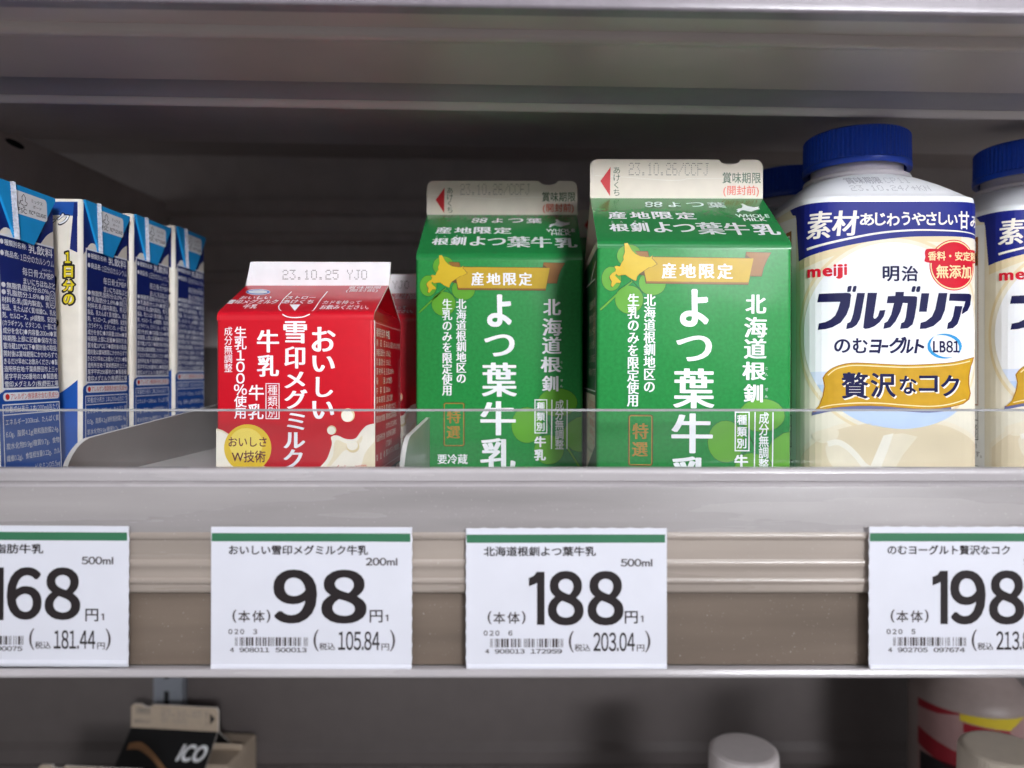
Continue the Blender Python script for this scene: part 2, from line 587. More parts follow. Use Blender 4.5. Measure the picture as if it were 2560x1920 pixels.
# slotted upright on the back wall, seen in the gap under the shelf
b = MB()
xs = (-297, -288.6, -284.6, -274)
zs = [-62]
while zs[-1] > -500:
    zs += [zs[-1] - 10, zs[-1] - 26]
post_m = mat('upright post paint', (120, 124, 132), rough=.45)
for i in range(len(zs) - 1):
    for k in range(3):
        if k == 1 and i % 2 == 1: continue
        b.quad((xs[k], 588, zs[i + 1]), (xs[k + 1], 588, zs[i + 1]), (xs[k + 1], 588, zs[i]), (xs[k], 588, zs[i]), post_m)
b.quad((-297, 588, -62), (-297, 596, -62), (-297, 596, zs[-1]), (-297, 588, zs[-1]), post_m)
b.quad((-274, 588, -62), (-274, 588, zs[-1]), (-274, 596, zs[-1]), (-274, 596, -62), post_m)
b.quad((-297, 595.5, zs[-1]), (-274, 595.5, zs[-1]), (-274, 595.5, -62), (-297, 595.5, -62), black_m)
tag(b.build('upright_post'), 'slotted grey steel upright on the back wall under the shelf', 'post')

# deck of the shelf below (its products stand on it, under the frame)
b = MB()
b.box(-760, 760, 240, 600, -500, -492, deck_m)
tag(b.build('lower_deck'), 'enamel deck of the shelf below', 'shelf', kind='structure')

# upper shelf, seen from below
up = empty('upper_shelf', 0, 230, 105, 'grey steel shelf overhead, its ribbed underside filling the top of the view', 'shelf', rot=(0, .95, 0))
def upy(pts): return [(y - 230, z - 105) for y, z in pts]
def arc(cy, cz, r, a0, a1, n=6):
    return [(cy + r * math.cos(math.radians(a0 + (a1 - a0) * k / n)), cz + r * math.sin(math.radians(a0 + (a1 - a0) * k / n))) for k in range(n + 1)]
b = MB()
b.extrude_x(upy([(213, 150), (212.6, 107)] + arc(213.6, 105.6, 1.0, 180, 270) + [(217.5, 104.6), (217.5, 106.4), (219, 106.4)]), -760, 760,
            mat('upper rail plastic', (120, 113, 120), rough=.3, amp=.1, nscale=160, bump=.1))
b.build('price_rail', up)
b = MB()
b.extrude_x(upy([(217.6, 104.9), (226, 104.6)] + arc(229.8, 105.5, 3.5, 195, 345) + [(234.0, 106.4), (277, 107.2)]), -760, 760, steel_warm)
b.build('front_lip', up)
b = MB()
b.extrude_x(upy([(277, 107.3), (279, 109.6), (296, 109.6), (299, 108.6)]), -760, 760, steel_cool)
slope_m = mat('shelf slope lightened for bounce', (196, 188, 186), rough=.4, amp=.05, nscale=40)  # shelf paint lightened to stand in for missing bounce light inside
b.extrude_x(upy([(299, 108.5)] + arc(304, 109.8, 3.0, 215, 340) + [(308, 110.2), (440, 133.4), (440.3, 172)]), -760, 760, slope_m)
b.extrude_x(upy([(440.3, 172.2), (612, 173)]), -760, 760, steel_dark)
b.build('underside', up, smooth=50)
b = MB()
b.box(-760, 760, -12, 370, 66, 68, steel_warm)
b.build('deck', up)

# the shelf carrying the products
sh = empty('product_shelf', 0, 230, -54, 'pale shelf carrying the milk cartons, with a ridged price rail along its front', 'shelf')
def shy(pts): return [(y - 230, z + 54) for y, z in pts]
b = MB()
dk = [(231, deck_z(231)), (600, deck_z(600)), (600, deck_z(600) - 3), (231, deck_z(231) - 3)]
b.extrude_x(shy(dk), -760, 760, deck_m, closed=True, caps=True)
for k in range(-60, 61):
    x = k * 9.0
    b.quad((x, 12, deck_z(242) + 54.15), (x + 2.2, 12, deck_z(242) + 54.15), (x + 2.2, 368, deck_z(598) + 54.15), (x, 368, deck_z(598) + 54.15), groove_m)
b.build('deck', sh)
b = MB()
def bead(z, y, r): return arc(y, z, r, 70, 290, 8)[::1]
top = [(231, -62), (231, -30.4)] + arc(230.2, -30.4, .8, 0, 90) + [(227.4, -29.6)] + arc(226.4, -31.0, 1.5, 80, 200) + [(225.0, -33.2), (225.8, -33.7), (225.8, -34.4), (225.0, -35.0)]
b.extrude_x(shy(top), -760, 760, rail_lip)
def bump_arc(z, y, r, h):   # shallow rounded bead on the face at depth y
    return [(y, z + r), (y - h * .7, z + r * .7), (y - h, z + r * .2), (y - h, z - r * .2), (y - h * .7, z - r * .7), (y, z - r)]
b.extrude_x(shy([(225.0, -35.0), (224.4, -41), (224.0, -47.2), (223.9, -48.6)]), -760, 760, rail_light)
face = [(223.9, -48.7)] + bump_arc(-49.8, 223.9, 1.2, .55) + [(223.9, -54)] + bump_arc(-58.2, 224.0, 1.4, .5) + [(224.0, -61)] + bump_arc(-63.4, 224.0, 1.0, .5) + [(224.0, -65.2)] + arc(225.0, -66.2, 1.0, 180, 260, 4)
b.extrude_x(shy(face), -760, 760, rail_tan)
b.extrude_x(shy([(224.8, -67.2), (226.2, -67.8), (226.4, -89.6)]), -760, 760, rail_dark)
lip = [(226.4, -89.9), (222.6, -90.0), (222.4, -89.2), (221.8, -88.9), (221.0, -89.1)] + arc(221.6, -90.6, 1.0, 150, 270, 6) + [(224, -91.8), (231, -91.8), (231, -62)]
b.extrude_x(shy(lip), -760, 760, rail_lip)
b.build('price_rail', sh, smooth=40)

# acrylic guard along the front edge
b = MB()
gm = clear_mat('clear acrylic', (.975, .98, .978, 1), .015, .9, haze=.03)
gx = [-760 + 8 * k for k in range(191)]
b.box(-760, 760, 235.2, 237.2, deck_z(236) + .1, -12.6, gm)
g = b.build('guard_panel', smooth=0)
tag(g, 'low clear acrylic guard standing along the front edge of the shelf', 'guard')
b = MB()
b.extrude_x([(235.2, -12.6), (235.2, -12.2), (235.5, -11.95), (236.9, -11.95), (237.2, -12.2), (237.2, -12.6)], -760, 760,
            mat('acrylic cut edge', (150, 150, 152), rough=.25, spec=.6))
b.build('polished_edge', g)

# lane dividers
def divider(x, label, y0, base=0):
    b = MB()
    d0 = deck_z(y0)
    prof = [(y0, d0 + .2), (y0, d0 + 16)] + [(y0 + 17 - 17 * math.cos(a), d0 + 16 + 17 * math.sin(a)) for a in [math.pi / 2 * k / 10 for k in range(1, 11)]]
    prof += [(570, deck_z(570) + 33), (570, deck_z(570) + .2)]
    n = len(prof)
    t = tri(prof)
    b.add([(x + .8, y, z) for y, z in prof], t, divider_m)
    b.add([(x - .8, y, z) for y, z in prof], [tuple(reversed(q)) for q in t], divider_m)
    vs = [(x - .8, y, z) for y, z in prof] + [(x + .8, y, z) for y, z in prof]
    b.add(vs, [(i, i + 1, n + i + 1, n + i) for i in range(n - 1)], divider_edge)
    d = b.build('shelf_divider', smooth=30)
    if base:
        bb = MB(); bb.box(x + .9, x + base, y0 + 6, 560, d0 + .4, -36.6, deck_m, 1.0); bb.build('base_flange', d)
    tag(d, label, 'divider', 'steel lane dividers on the shelf')
divider(-151.0, 'rounded steel lane divider at the right foot of the blue carton row', 239.5, 36)
divider(-41.6, 'steel lane divider seen edge-on between red carton and green carton', 244.0)

# ------------------------------------------------------------------ gable-top cartons
white_ink = paper('white ink', (236, 238, 242))
cream_paper = paper('uncoated cream board', (222, 212, 198), rough=.5, spec=.3)
paper_edge = paper('raw board edge', (232, 226, 220), rough=.6, spec=.2)
grey_ink = paper('grey stamp ink', (128, 128, 128), rough=.6)
date_ink = paper('brown stamp ink', (112, 106, 98), rough=.6)

class Gable:
    def __init__(self, name, W, H, run, rise, finh, X, Yf, Z, label, group, body_m, roof_m, fin_m, gus_m, fin_out=None, rot=(0, 0, 0), edge_right=False):
        self.W, self.H, self.Yf, self.X, self.Z = W, H, Yf, X, Z
        self.h = W / 2
        self.t = .7
        self.run, self.rise = self.h - self.t, rise
        self.phi = math.atan2(rise, self.run)
        self.L = math.hypot(self.run, rise)
        self.ridge = H + rise
        self.root = empty(name, X, Yf + self.h, Z, label, 'milk carton', group, rot)
        h = self.h
        # body
        r = 4.0
        turn = math.pi / 2 - self.phi
        tl = r * math.tan(turn / 2)
        self.tl = tl
        ring = rrect(-h, h, -h, h, 1.4, 4)
        self.body = MB()
        self.body.loft([[(x * .985, y * .985, 0.0) for x, y in ring], [(x, y, 1.2) for x, y in ring], [(x, y, H - tl) for x, y in ring]], body_m, True, False)
        # roof
        self.roof = MB()
        ap = []
        for k in range(6):
            a = turn * k / 5
            ap.append((-h + r - r * math.cos(a), H - tl + r * math.sin(a)))
        prof = ap + [(-self.t, self.ridge)]
        back = [(-y, z) for y, z in prof]
        e = h - .15
        self.roof.extrude_x(prof, e, -e, roof_m)
        self.roof.extrude_x(back, -e, e, roof_m)
        th = .5
        inner = [(y + .25, z - th) for y, z in prof]
        for sx in (1, -1):
            x = sx * e
            em = paper_edge if sx > 0 else gus_m
            n = len(prof)
            for pr, inn in ((prof, inner), (back, [(-y, z) for y, z in inner])):
                self.roof.add([(x, y, z) for y, z in pr] + [(x, y, z) for y, z in inn], [(i, i + 1, n + i + 1, n + i) for i in range(n - 1)], em)
            side = [(x, y, z - .05) for y, z in ap] + [(x, y, z - .05) for y, z in reversed([(-y, z) for y, z in ap])]
            self.roof.add(side, [tuple(range(len(side)))], gus_m)
            A, B = (x, ap[-1][0], ap[-1][1] - .05), (x, -ap[-1][0], ap[-1][1] - .05)
            P = (sx * (h - h * .62), 0, self.ridge - .3)
            Q0, Q1 = (x, -self.t, self.ridge - .2), (x, self.t, self.ridge - .2)
            M = (sx * (h - 2.2), 0, ap[-1][1] + rise * .10)
            self.roof.add([A, B, P, M], [(0, 3, 2), (3, 1, 2), (0, 1, 3)], gus_m)
            self.roof.add([A, P, Q0], [(0, 1, 2)], gus_m)
            self.roof.add([B, Q1, P], [(0, 1, 2)], gus_m)
        # top seal
        self.fin = MB()
        fo = fin_out or [(-h, 0), (h, 0), (h, finh), (-h, finh)]
        self.fin.slab(fo, self.m_fin, -2 * self.t, 0, fin_m, paper_edge)
        if edge_right:
            self.body.box(h - .1, h + .12, -h + .2, -h + 1.1, 2, H - tl, paper_edge)
        self.front = Art(self.body, self.m_front, self.T_front)
        self.right = Art(self.body, self.m_right)
        self.left = Art(self.body, self.m_left)
        self.slope = Art(self.roof, self.m_roof, self.T_roof)
        self.seal = Art(self.fin, self.m_fin, self.T_fin)
    def m_front(self, u, v, h): return (u, -self.h - h, v)
    def m_right(self, u, v, h): return (self.h + h, u, v)
    def m_left(self, u, v, h): return (-self.h - h, -u, v)
    def m_roof(self, u, v, h):
        c, s = math.cos(self.phi), math.sin(self.phi)
        return (u, -self.h + v * c - h * s, self.H + v * s + h * c)
    def m_fin(self, u, v, h): return (u, -self.t - h, self.ridge + v)
    # photo pixel -> label coordinates on each face
    def T_front(self, px, py): return ((px - PX0) * self.Yf / FPX - self.X, (PY0 - py) * self.Yf / FPX - self.Z)
    def T_fin(self, px, py):
        Y = self.Yf + self.h - self.t
        return ((px - PX0) * Y / FPX - self.X, (PY0 - py) * Y / FPX - self.Z - self.ridge)
    def T_roof(self, px, py):
        c, s = math.cos(self.phi), math.sin(self.phi)
        k = (PY0 - py) / FPX; zf = self.H + self.Z
        v = (k * self.Yf - zf) / (s - k * c)
        Y = self.Yf + v * c
        return ((px - PX0) * Y / FPX - self.X, v)
    def done(self, extra=()):
        self.body.build('body', self.root)
        self.roof.build('gable_roof', self.root, smooth=40)
        self.fin.build('top_seal', self.root)
        return self.root

def crop(x0, y0, s):
    """traced crop pixel -> photo pixel"""
    return lambda x, y: (x0 + x / s, y0 + y / s)
def via(art, c):
    """same face, points given in the pixels of an enlarged crop"""
    base = art.T
    a = Art(art.mb, art.mapf, lambda x, y: base(*c(x, y)), art.cut, art.h0, art.dh)
    return a

# ---- green half-litre cartons
g_body = paper('green carton print', (36, 138, 66), amp=.16, nscale=800)
g_roof = paper('green carton roof print', (34, 130, 66), amp=.05, nscale=420, rough=.26, coat=1.0)
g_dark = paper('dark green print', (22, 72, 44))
leaf_m = paper('clover leaf print', (88, 158, 34), amp=.06, nscale=120)
leaf_line = paper('clover outline print', (22, 92, 40))
gold_m = paper('yellow map print', (204, 174, 28))
gold2_m = paper('gold ribbon print', (188, 156, 28), amp=.08, nscale=200)
brown_m = paper('brown ribbon fold print', (142, 96, 36))
brown_line = paper('brown outline print', (92, 70, 30))
seal_gold = paper('gold seal print', (158, 122, 44))
red_ink = paper('red ink', (196, 28, 36))
orange_ink = paper('orange red ink', (208, 70, 34))
green_ink = paper('dark green ink', (26, 74, 36))

def green_fin(W, fh):
    h = W / 2
    o = [(-h, 0), (h, 0)]
    o += [(h - 3.2 + 3.2 * math.cos(a), fh - 3.2 + 3.2 * math.sin(a)) for a in [math.pi / 2 * k / 6 for k in range(7)]]
    cx = h - 13.4; o += [(cx + 4.6 - .2, fh)]
    o += [(cx + 4.3 * math.cos(a), fh + .55 - 2.5 * math.sin(a) ** .7) for a in [math.pi * k / 10 for k in range(1, 10)]]
    o += [(cx - 4.6 + .2, fh)]
    o += [(-h + 3.2 + 3.2 * math.cos(a), fh - 3.2 + 3.2 * math.sin(a)) for a in [math.pi / 2 + math.pi / 2 * k / 6 for k in range(7)]]
    return o

def clover_leaf(A, x, y, a, b, seed, layer):
    A.poly(ellipse(x, y, a, b, 60, .016, seed), leaf_line, layer)
    A.poly(ellipse(x, y, a - 4, b - 4, 60, .016, seed), leaf_m, layer + 1)

def green_front(G):
    A3, A4 = via(G.front, crop(1020, 440, 3.95)), via(G.front, crop(1020, 800, 4.148))
    # clover behind the map
    A3.line([(375, 1105), (240, 1225), (108, 1350)], 1.0, leaf_line, 0)
    A3.line([(375, 1105), (240, 1225), (108, 1350)], .62, leaf_m, 1)
    for x, y, a, b_, s in ((350, 890, 108, 98, 1), (200, 1085, 86, 106, 2), (352, 1262, 122, 122, 3), (548, 1120, 118, 108, 4)):
        clover_leaf(A3, x, y, a, b_, s, 0)
    A3.line([(375, 1100), (470, 1205)], .3, leaf_line, 3)
    A3.line([(370, 1105), (260, 1180)], .3, leaf_line, 3)
    # ribbon
    A3.poly([(1338, 853), (1552, 858), (1520, 915), (1490, 985), (1472, 1062), (1370, 1062), (1392, 912), (1328, 898)], brown_line, 3)
    A3.poly([(1342, 858), (1545, 863), (1513, 915), (1484, 985), (1467, 1057), (1375, 1057), (1396, 910), (1334, 894)], brown_m, 4)
    A3.poly([(1338, 878), (1372, 905), (1330, 905)], brown_line, 5)
    A3.poly([(395, 848), (508, 850), (522, 905), (440, 905), (420, 880)], brown_line, 3)
    A3.poly([(398, 853), (503, 855), (515, 898), (440, 898)], brown_m, 4)
    A3.poly([(430, 1048), (470, 1020), (480, 1060)], brown_line, 4)
    A3.poly([(505, 895), (1404, 904), (1398, 950), (1358, 1134), (490, 1126), (470, 1010)], brown_line, 3)
    A3.poly([(505, 900), (1400, 909), (1360, 1112), (496, 1106), (474, 1000)], gold2_m, 5)
    A3.poly([(496, 1107), (1360, 1113), (1355, 1127), (494, 1120)], brown_m, 5)
    # island map
    isl = [(306, 782), (335, 780), (372, 842), (402, 872), (446, 893), (500, 901), (530, 903), (552, 886), (545, 912), (565, 930),
           (590, 960), (548, 985), (520, 990), (478, 1018), (436, 1046), (418, 1070), (410, 1104), (388, 1098), (352, 1078), (318, 1054),
           (286, 1056), (256, 1062), (236, 1046), (226, 1060), (246, 1082), (278, 1112), (268, 1124), (240, 1122), (224, 1138), (206, 1160),
           (192, 1146), (200, 1112), (184, 1088), (180, 1066), (200, 1042), (228, 1026), (236, 1008), (222, 984), (240, 976), (268, 984),
           (284, 950), (302, 922), (296, 900), (312, 858), (308, 816)]
    A3.poly(isl, brown_line, 6)
    cx, cy = 360, 960
    A3.poly([(cx + (x - cx) * .972, cy + (y - cy) * .98) for x, y in isl], gold_m, 7)
    A3.fits([('産', 625, 950, 748, 1082), ('地', 775, 958, 915, 1075), ('限', 940, 958, 1072, 1080), ('定', 1094, 955, 1226, 1084)], white_ink, 7, 'brush')
    # big brush title
    A3.fit('よ', 782, 1170, 1024, 1490, white_ink, 4, 'heavy')
    A4.fits([('つ', 790, 150, 1106, 378), ('葉', 765, 442, 1130, 796), ('牛', 750, 842, 1118, 1196), ('乳', 750, 1225, 1114, 1562)], white_ink, 4, 'brush')
    A3.fits([('北', 1335, 1215, 1510, 1376), ('海', 1325, 1405, 1520, 1578)], white_ink, 4, 'brush')
    A4.fits([('道', 1390, 172, 1590, 352), ('根', 1376, 380, 1586, 542), ('釧', 1388, 578, 1560, 740)], white_ink, 4, 'brush')
    A4.fits([('こ', 1580, 428, 1604, 446), ('ん', 1578, 480, 1604, 504), ('せ', 1580, 612, 1606, 638), ('ん', 1578, 674, 1604, 698)], white_ink, 4)
    G.front.colm('北海道根釧地区の', 1153, 747, 959, 24, white_ink, 4, 'min', .98)
    G.front.colm('生乳のみを限定使用', 1118, 747, 989, 24, white_ink, 4, 'min', .98)
    # gold seal
    A4.box(366, 854, 588, 1312, .28, brown_line, 0, 1.0); A4.box(374, 862, 580, 1304, .3, seal_gold, 0, .8)
    A4.fits([('特', 403, 932, 547, 1072), ('選', 400, 1100, 542, 1228)], seal_gold, 2, 'brush')
    A4.row('要冷蔵', 305, 1392, 620, 1492, white_ink, 2, 'min')
    A4.row('(10℃以下)', 225, 1520, 712, 1604, white_ink, 2, 'min')
    # lower clover
    A4.line([(1590, 1240), (1690, 1380), (1790, 1540)], 1.25, leaf_line, 0); A4.line([(1590, 1240), (1690, 1380), (1786, 1540)], .8, leaf_m, 1)
    for x, y, a, b_, s in ((1552, 855, 206, 150, 5), (1234, 1090, 164, 188, 6), (1462, 1345, 156, 156, 7)):
        clover_leaf(A4, x, y, a, b_, s, 0)
    lf = [(1800, 998), (1740, 1010), (1680, 1050), (1640, 1080), (1610, 1140), (1600, 1210), (1640, 1300), (1700, 1350), (1760, 1370), (1800, 1368)]
    A4.poly(lf, leaf_line, 0); A4.poly([(x + 5 if x < 1790 else x, y + (4 if y < 1180 else -4)) for x, y in lf], leaf_m, 1)
    A4.line([(1430, 1020), (1480, 1110), (1500, 1140)], .5, leaf_line, 3, 4); A4.line([(1320, 1250), (1400, 1190), (1460, 1155)], .4, leaf_line, 3, 4)
    A4.box(1312, 823, 1444, 1176, .42, white_ink, 4)
    A4.fits([('種', 1332, 852, 1420, 940), ('類', 1332, 958, 1420, 1046), ('別', 1330, 1062, 1416, 1150)], white_ink, 4, 'bold')
    A4.fits([('牛', 1310, 1206, 1432, 1318), ('乳', 1308, 1340, 1430, 1458)], white_ink, 4, 'heavy')
    A4.line([(1492, 826), (1488, 1336)], .42, white_ink, 4); A4.line([(1651, 828), (1648, 1338)], .42, white_ink, 4)
    A4.colm('成分無調整', 1570, 828, 1342, 86, white_ink, 4, 'med', .98)
    A4.row('500ml', 1292, 1540, 1690, 1640, white_ink, 4, 'bold', latin=True)

def clover_icon(A, x0, y0, x1, y1, m):
    cx, cy = (x0 + x1) / 2, (y0 + y1) / 2; a, b_ = (x1 - x0) / 2, (y1 - y0) / 2
    for dx, dy, s in ((-.5, -.42, 0), (.5, -.42, 1), (-.5, .42, 2), (.5, .42, 3)):
        o = ellipse(cx + dx * a, cy + dy * b_, a * .46, b_ * .5, 18); i = ellipse(cx + dx * a, cy + dy * b_, a * .24, b_ * .24, 18)
        A.poly(o, m, 2, hole=i)

def green_roof(G):
    A = via(G.slope, crop(1440, 380, 3.7704))
    clover_icon(A, 632, 470, 803, 524, white_ink)
    A.fits([('よ', 852, 474, 972, 520), ('つ', 1026, 476, 1192, 518), ('葉', 1226, 474, 1392, 526)], white_ink, 2, 'med')
    A.fits([('産', 290, 566, 462, 634), ('地', 495, 568, 685, 632), ('限', 705, 566, 900, 634), ('定', 925, 570, 1118, 636)], white_ink, 2, 'bold')
    A.fits([('根', 305, 680, 492, 752), ('釧', 503, 668, 676, 756), ('よ', 720, 664, 890, 760), ('つ', 912, 682, 1114, 756),
            ('葉', 1128, 664, 1384, 778), ('牛', 1388, 668, 1622, 782), ('乳', 1652, 678, 1900, 782)], white_ink, 2, 'brush')
    A.fits([('こ', 325, 655, 345, 670), ('ん', 408, 652, 430, 668), ('せ', 535, 650, 560, 666), ('ん', 615, 650, 640, 666)], white_ink, 2, 'reg')
    A.row('WHOLE', 1495, 586, 1806, 616, white_ink, 2, 'bold', latin=True)
    A.row('MILK', 1566, 622, 1782, 650, white_ink, 2, 'bold', latin=True)
    A.poly([(1534, 488), (1556, 486), (1600, 508), (1660, 520), (1712, 514), (1700, 528), (1722, 536), (1672, 548), (1640, 562), (1600, 556),
            (1562, 548), (1540, 552), (1520, 570), (1500, 562), (1512, 550), (1496, 544), (1520, 532), (1548, 528), (1556, 508)], white_ink, 2)

def green_seal(G, c):
    A = via(G.seal, c)
    A.poly([(310, 143), (214, 276), (306, 418)], red_ink, 1)
    A.colm('あけくち', 368, 138, 418, 70, green_ink, 1, 'reg', .98)
    A.dots('23.10.26/CCFJ', 486, 108, 1238, 216, date_ink, 1)
    A.row('賞味期限', 1364, 192, 1724, 292, green_ink, 1, 'med')
    A.row('(開封前)', 1372, 316, 1706, 404, orange_ink, 1, 'med')
    A.line([(165, 225), (480, 240), (860, 268), (1000, 262), (1100, 248), (1735, 250)], .25, paper('seal crease', (232, 226, 216), rough=.4), 0, 4)

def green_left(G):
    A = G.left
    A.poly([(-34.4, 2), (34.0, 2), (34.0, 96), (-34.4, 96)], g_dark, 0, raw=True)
    A.line([(32.5, 44.5), (-30, 44.5)], .5, white_ink, 1, raw=True)
    A.line([(32.4, 44.5), (32.4, 82), (28, 86), (-20, 88)], .5, white_ink, 1, raw=True)
    A.line([(30, 92), (6, 87)], .9, white_ink, 1, raw=True)
    A.poly([(-28, 5), (31, 24.5), (31.0, 43), (-28, 43)], cream_paper, 1, raw=True)
    for k, t in enumerate(('このまま', 'おいしい', '開封後は', 'お早めに', 'どうぞ')):
        A.emit_row(t, 6, 38 - 3.6 * k, 29, 2.8, orange_ink)
    for k, t in enumerate(('北海道の東', '根釧の大地で', '育った牛の', 'ミルクを使い', 'こくのある', '味わいです')):
        A.emit_row(t, 2, 76 - 5.2 * k, 30.5, 3.2, cream_paper)
    A.poly([(25, 80), (27, 72), (30, 66), (26, 60), (22, 70)], brown_m, 1, raw=True)
    A.line([(-28, 3), (-28, 20), (20, 21)], .9, cream_paper, 1, raw=True)
    A.poly([(30, 9), (31, 14), (25, 16), (18, 14), (22, 13), (26, 12.5)], white_ink, 1, raw=True)
    A.emit_row('牛乳パック', 8, 4, 30, 4.4, white_ink)

def emit_row(self, text, u0, v0, u1, hgt, m, layer=2, sty='reg'):
    """line of text placed directly in label millimetres"""
    T = self.T
    self.T = lambda x, y: (x, y)
    self.row(text, u0, v0 + hgt, u1, v0, m, layer, sty)
    self.T = T
Art.emit_row = emit_row

def green(X, Yf, Z, label, rot=(0, 0, 0)):
    W, rise, fh = 70.0, 24.0, 15.8
    G = Gable('milk_carton', W, 98.2, 35, rise, fh, X, Yf, Z, label, 'green half-litre milk cartons', g_body, g_roof, cream_paper, cream_paper,
              fin_out=green_fin(W, fh), rot=rot)
    return G

# three green cartons: one built, two copied
G2X, G2Y = 59.9, 266.0
G = green(-11.7, 310.0, deck_z(345), 'green milk carton set back between the red carton and the nearer green carton')
green_front(G)
G.X, G.Yf, G.Z = G2X, G2Y, deck_z(301)
green_roof(G); green_seal(G, crop(1440, 380, 3.7704))
G.X, G.Yf, G.Z = -11.7, 310.0, deck_z(345)
green_left(G)
G.done()
copy_tree(G.root, G2X, G2Y + 35, deck_z(301), 'nearest and largest green milk carton, standing beside the blue capped bottle', rot=(0, .3, -.5))
copy_tree(G.root, 64.0, 430.0, deck_z(430), 'hindmost green milk carton, only its pale fin corner showing between the two green ones')

# ---- small red cartons
r_body = paper('red carton print', (196, 14, 34), amp=.04, nscale=300)
r_roof = paper('red carton roof print', (196, 16, 36), amp=.04, nscale=300, rough=.28, coat=.8)
r_dark = paper('red carton side print', (176, 12, 30), amp=.05, nscale=300)
milk_m = paper('milk splash print', (240, 234, 220))
tan_m = paper('milk shade print', (222, 204, 160), amp=.05)
tan2_m = paper('pale milk shade print', (232, 220, 190))
ball_m = paper('gold disc print', (226, 190, 40), amp=.06, nscale=90)
ball2_m = paper('pale gold disc print', (236, 212, 96))
maroon_ink = paper('maroon ink', (92, 20, 36))
black_ink = paper('black ink', (30, 28, 30))
blue_ink = paper('logo blue ink', (70, 110, 190))
pink_ink = paper('pink ink', (224, 150, 150))

RW, RX, RY = 57.2, -84.0, 268.0
RZ = deck_z(RY + RW / 2)
RH = 21.2 - RZ
fo = [(-28.6, 0), (28.6, 0), (29.0, 3), (29.3, 9.4), (-26.6, 9.6)]
R = Gable('milk_carton', RW, RH, 28, 13.2, 9.6, RX, RY, RZ, 'small red milk carton in front, with a bare white top fin', 'small red milk cartons',
          r_body, r_roof, paper('white coated board', (240, 240, 244)), r_dark, fin_out=fo, edge_right=True)
A = via(R.front, crop(500, 620, 2.8607))
A.fits([('お', 800, 565, 970, 742), ('い', 803, 770, 965, 886), ('し', 828, 922, 952, 1066), ('い', 803, 1094, 960, 1222)], white_ink, 3, 'brush')
A.fits([('雪', 597, 523, 766, 682), ('印', 604, 704, 753, 862), ('メ', 604, 884, 753, 1002), ('グ', 604, 1012, 770, 1150), ('ミ', 622, 1180, 752, 1300),
        ('ル', 598, 1318, 753, 1432), ('ク', 598, 1440, 736, 1576)], white_ink, 3, 'brush')
A.fits([('牛', 408, 584, 567, 747), ('乳', 408, 764, 566, 920)], white_ink, 3, 'brush')
A.fits([('牛', 350, 978, 458, 1090), ('乳', 344, 1114, 455, 1226)], white_ink, 3, 'med')
A.box(470, 967, 569, 1223, .28, white_ink, 3)
A.colm('種類別', 520, 976, 1214, 68, white_ink, 3, 'reg')
A.colm('生乳100%使用', 290, 562, 1220, 86, white_ink, 3, 'med', .98)
A.colm('成分無調整', 203, 562, 890, 58, white_ink, 3, 'reg', .96)
left = smooth_line([(116, 1290), (165, 1305), (230, 1350), (300, 1420), (380, 1500), (450, 1555), (560, 1600)], 5)
A.poly(left + [(560, 1760), (116, 1760)], tan2_m, 0)
A.poly([(x, y + 14) for x, y in left] + [(560, 1760), (116, 1760)], milk_m, 1)
A.poly(ellipse(342, 1430, 169, 169, 48), ball_m, 2)
A.poly(ellipse(330, 1400, 120, 112, 40), ball2_m, 3)
A.row('おいしさ', 205, 1350, 478, 1422, maroon_ink, 5, 'med'); A.row('W技術', 228, 1450, 470, 1532, maroon_ink, 5, 'med')
for x, y, r_ in ((1058, 1195, 49), (942, 1302, 33)):
    A.poly(ellipse(x, y, r_, r_, 32), tan_m, 1); A.poly(ellipse(x - r_ * .1, y + r_ * .12, r_ * .86, r_ * .86, 32), milk_m, 2)
spl = smooth_line([(832, 1590), (900, 1520), (930, 1450), (944, 1395), (938, 1352), (980, 1340), (1045, 1366), (1110, 1362), (1150, 1312), (1192, 1270), (1252, 1254)], 5)
A.poly(spl + [(1252, 1760), (760, 1760)], milk_m, 1)
A.poly([(960, 1400), (985, 1372), (1050, 1400), (1110, 1392), (1160, 1340), (1150, 1390), (1080, 1440), (1030, 1450), (985, 1500), (930, 1560), (905, 1560), (950, 1490)], tan2_m, 2, sm=3)
A.poly(smooth_line([(1150, 1590), (1180, 1470), (1252, 1380)], 4) + [(1252, 1590)], tan2_m, 2)
A.poly(ellipse(1094, 1420, 47, 44, 30), tan_m, 3); A.poly(ellipse(1090, 1410, 40, 36, 30), milk_m, 4)
A.row('イメージ図', 958, 1548, 1190, 1600, red_ink, 3, 'reg')
A = via(R.slope, crop(500, 620, 2.8607))
A.poly(ellipse(415, 316, 88, 21, 36), white_ink, 1); A.poly(ellipse(415, 316, 84, 18, 36), blue_ink, 2); A.poly(ellipse(415, 316, 70, 13, 12, .16, 1, 6), white_ink, 3)
A.row('おいしい', 288, 345, 512, 366, white_ink, 2, 'bold'); A.row('雪印メグミルク', 203, 371, 556, 401, white_ink, 2, 'bold'); A.row('牛乳', 310, 404, 412, 434, white_ink, 2, 'bold')
A.line([(655, 314), (600, 365), (562, 418)], .4, white_ink, 2); A.line([(912, 312), (862, 372), (826, 426)], .4, white_ink, 2)
Af = via(R.front, crop(500, 620, 2.8607))
A.line([(562, 418), (566, 440), (580, 450)], .4, white_ink, 2); A.line([(826, 426), (812, 446), (800, 452)], .4, white_ink, 2)
Af.line([(590, 474), (625, 492), (680, 498), (740, 492), (785, 474)], .4, white_ink, 2, 3)
A.row('ストロー', 620, 345, 826, 366, white_ink, 2, 'bold'); A.row('あけくち', 594, 371, 812, 399, white_ink, 2, 'bold')
A.poly([(640, 405), (718, 405), (678, 452)], white_ink, 2)
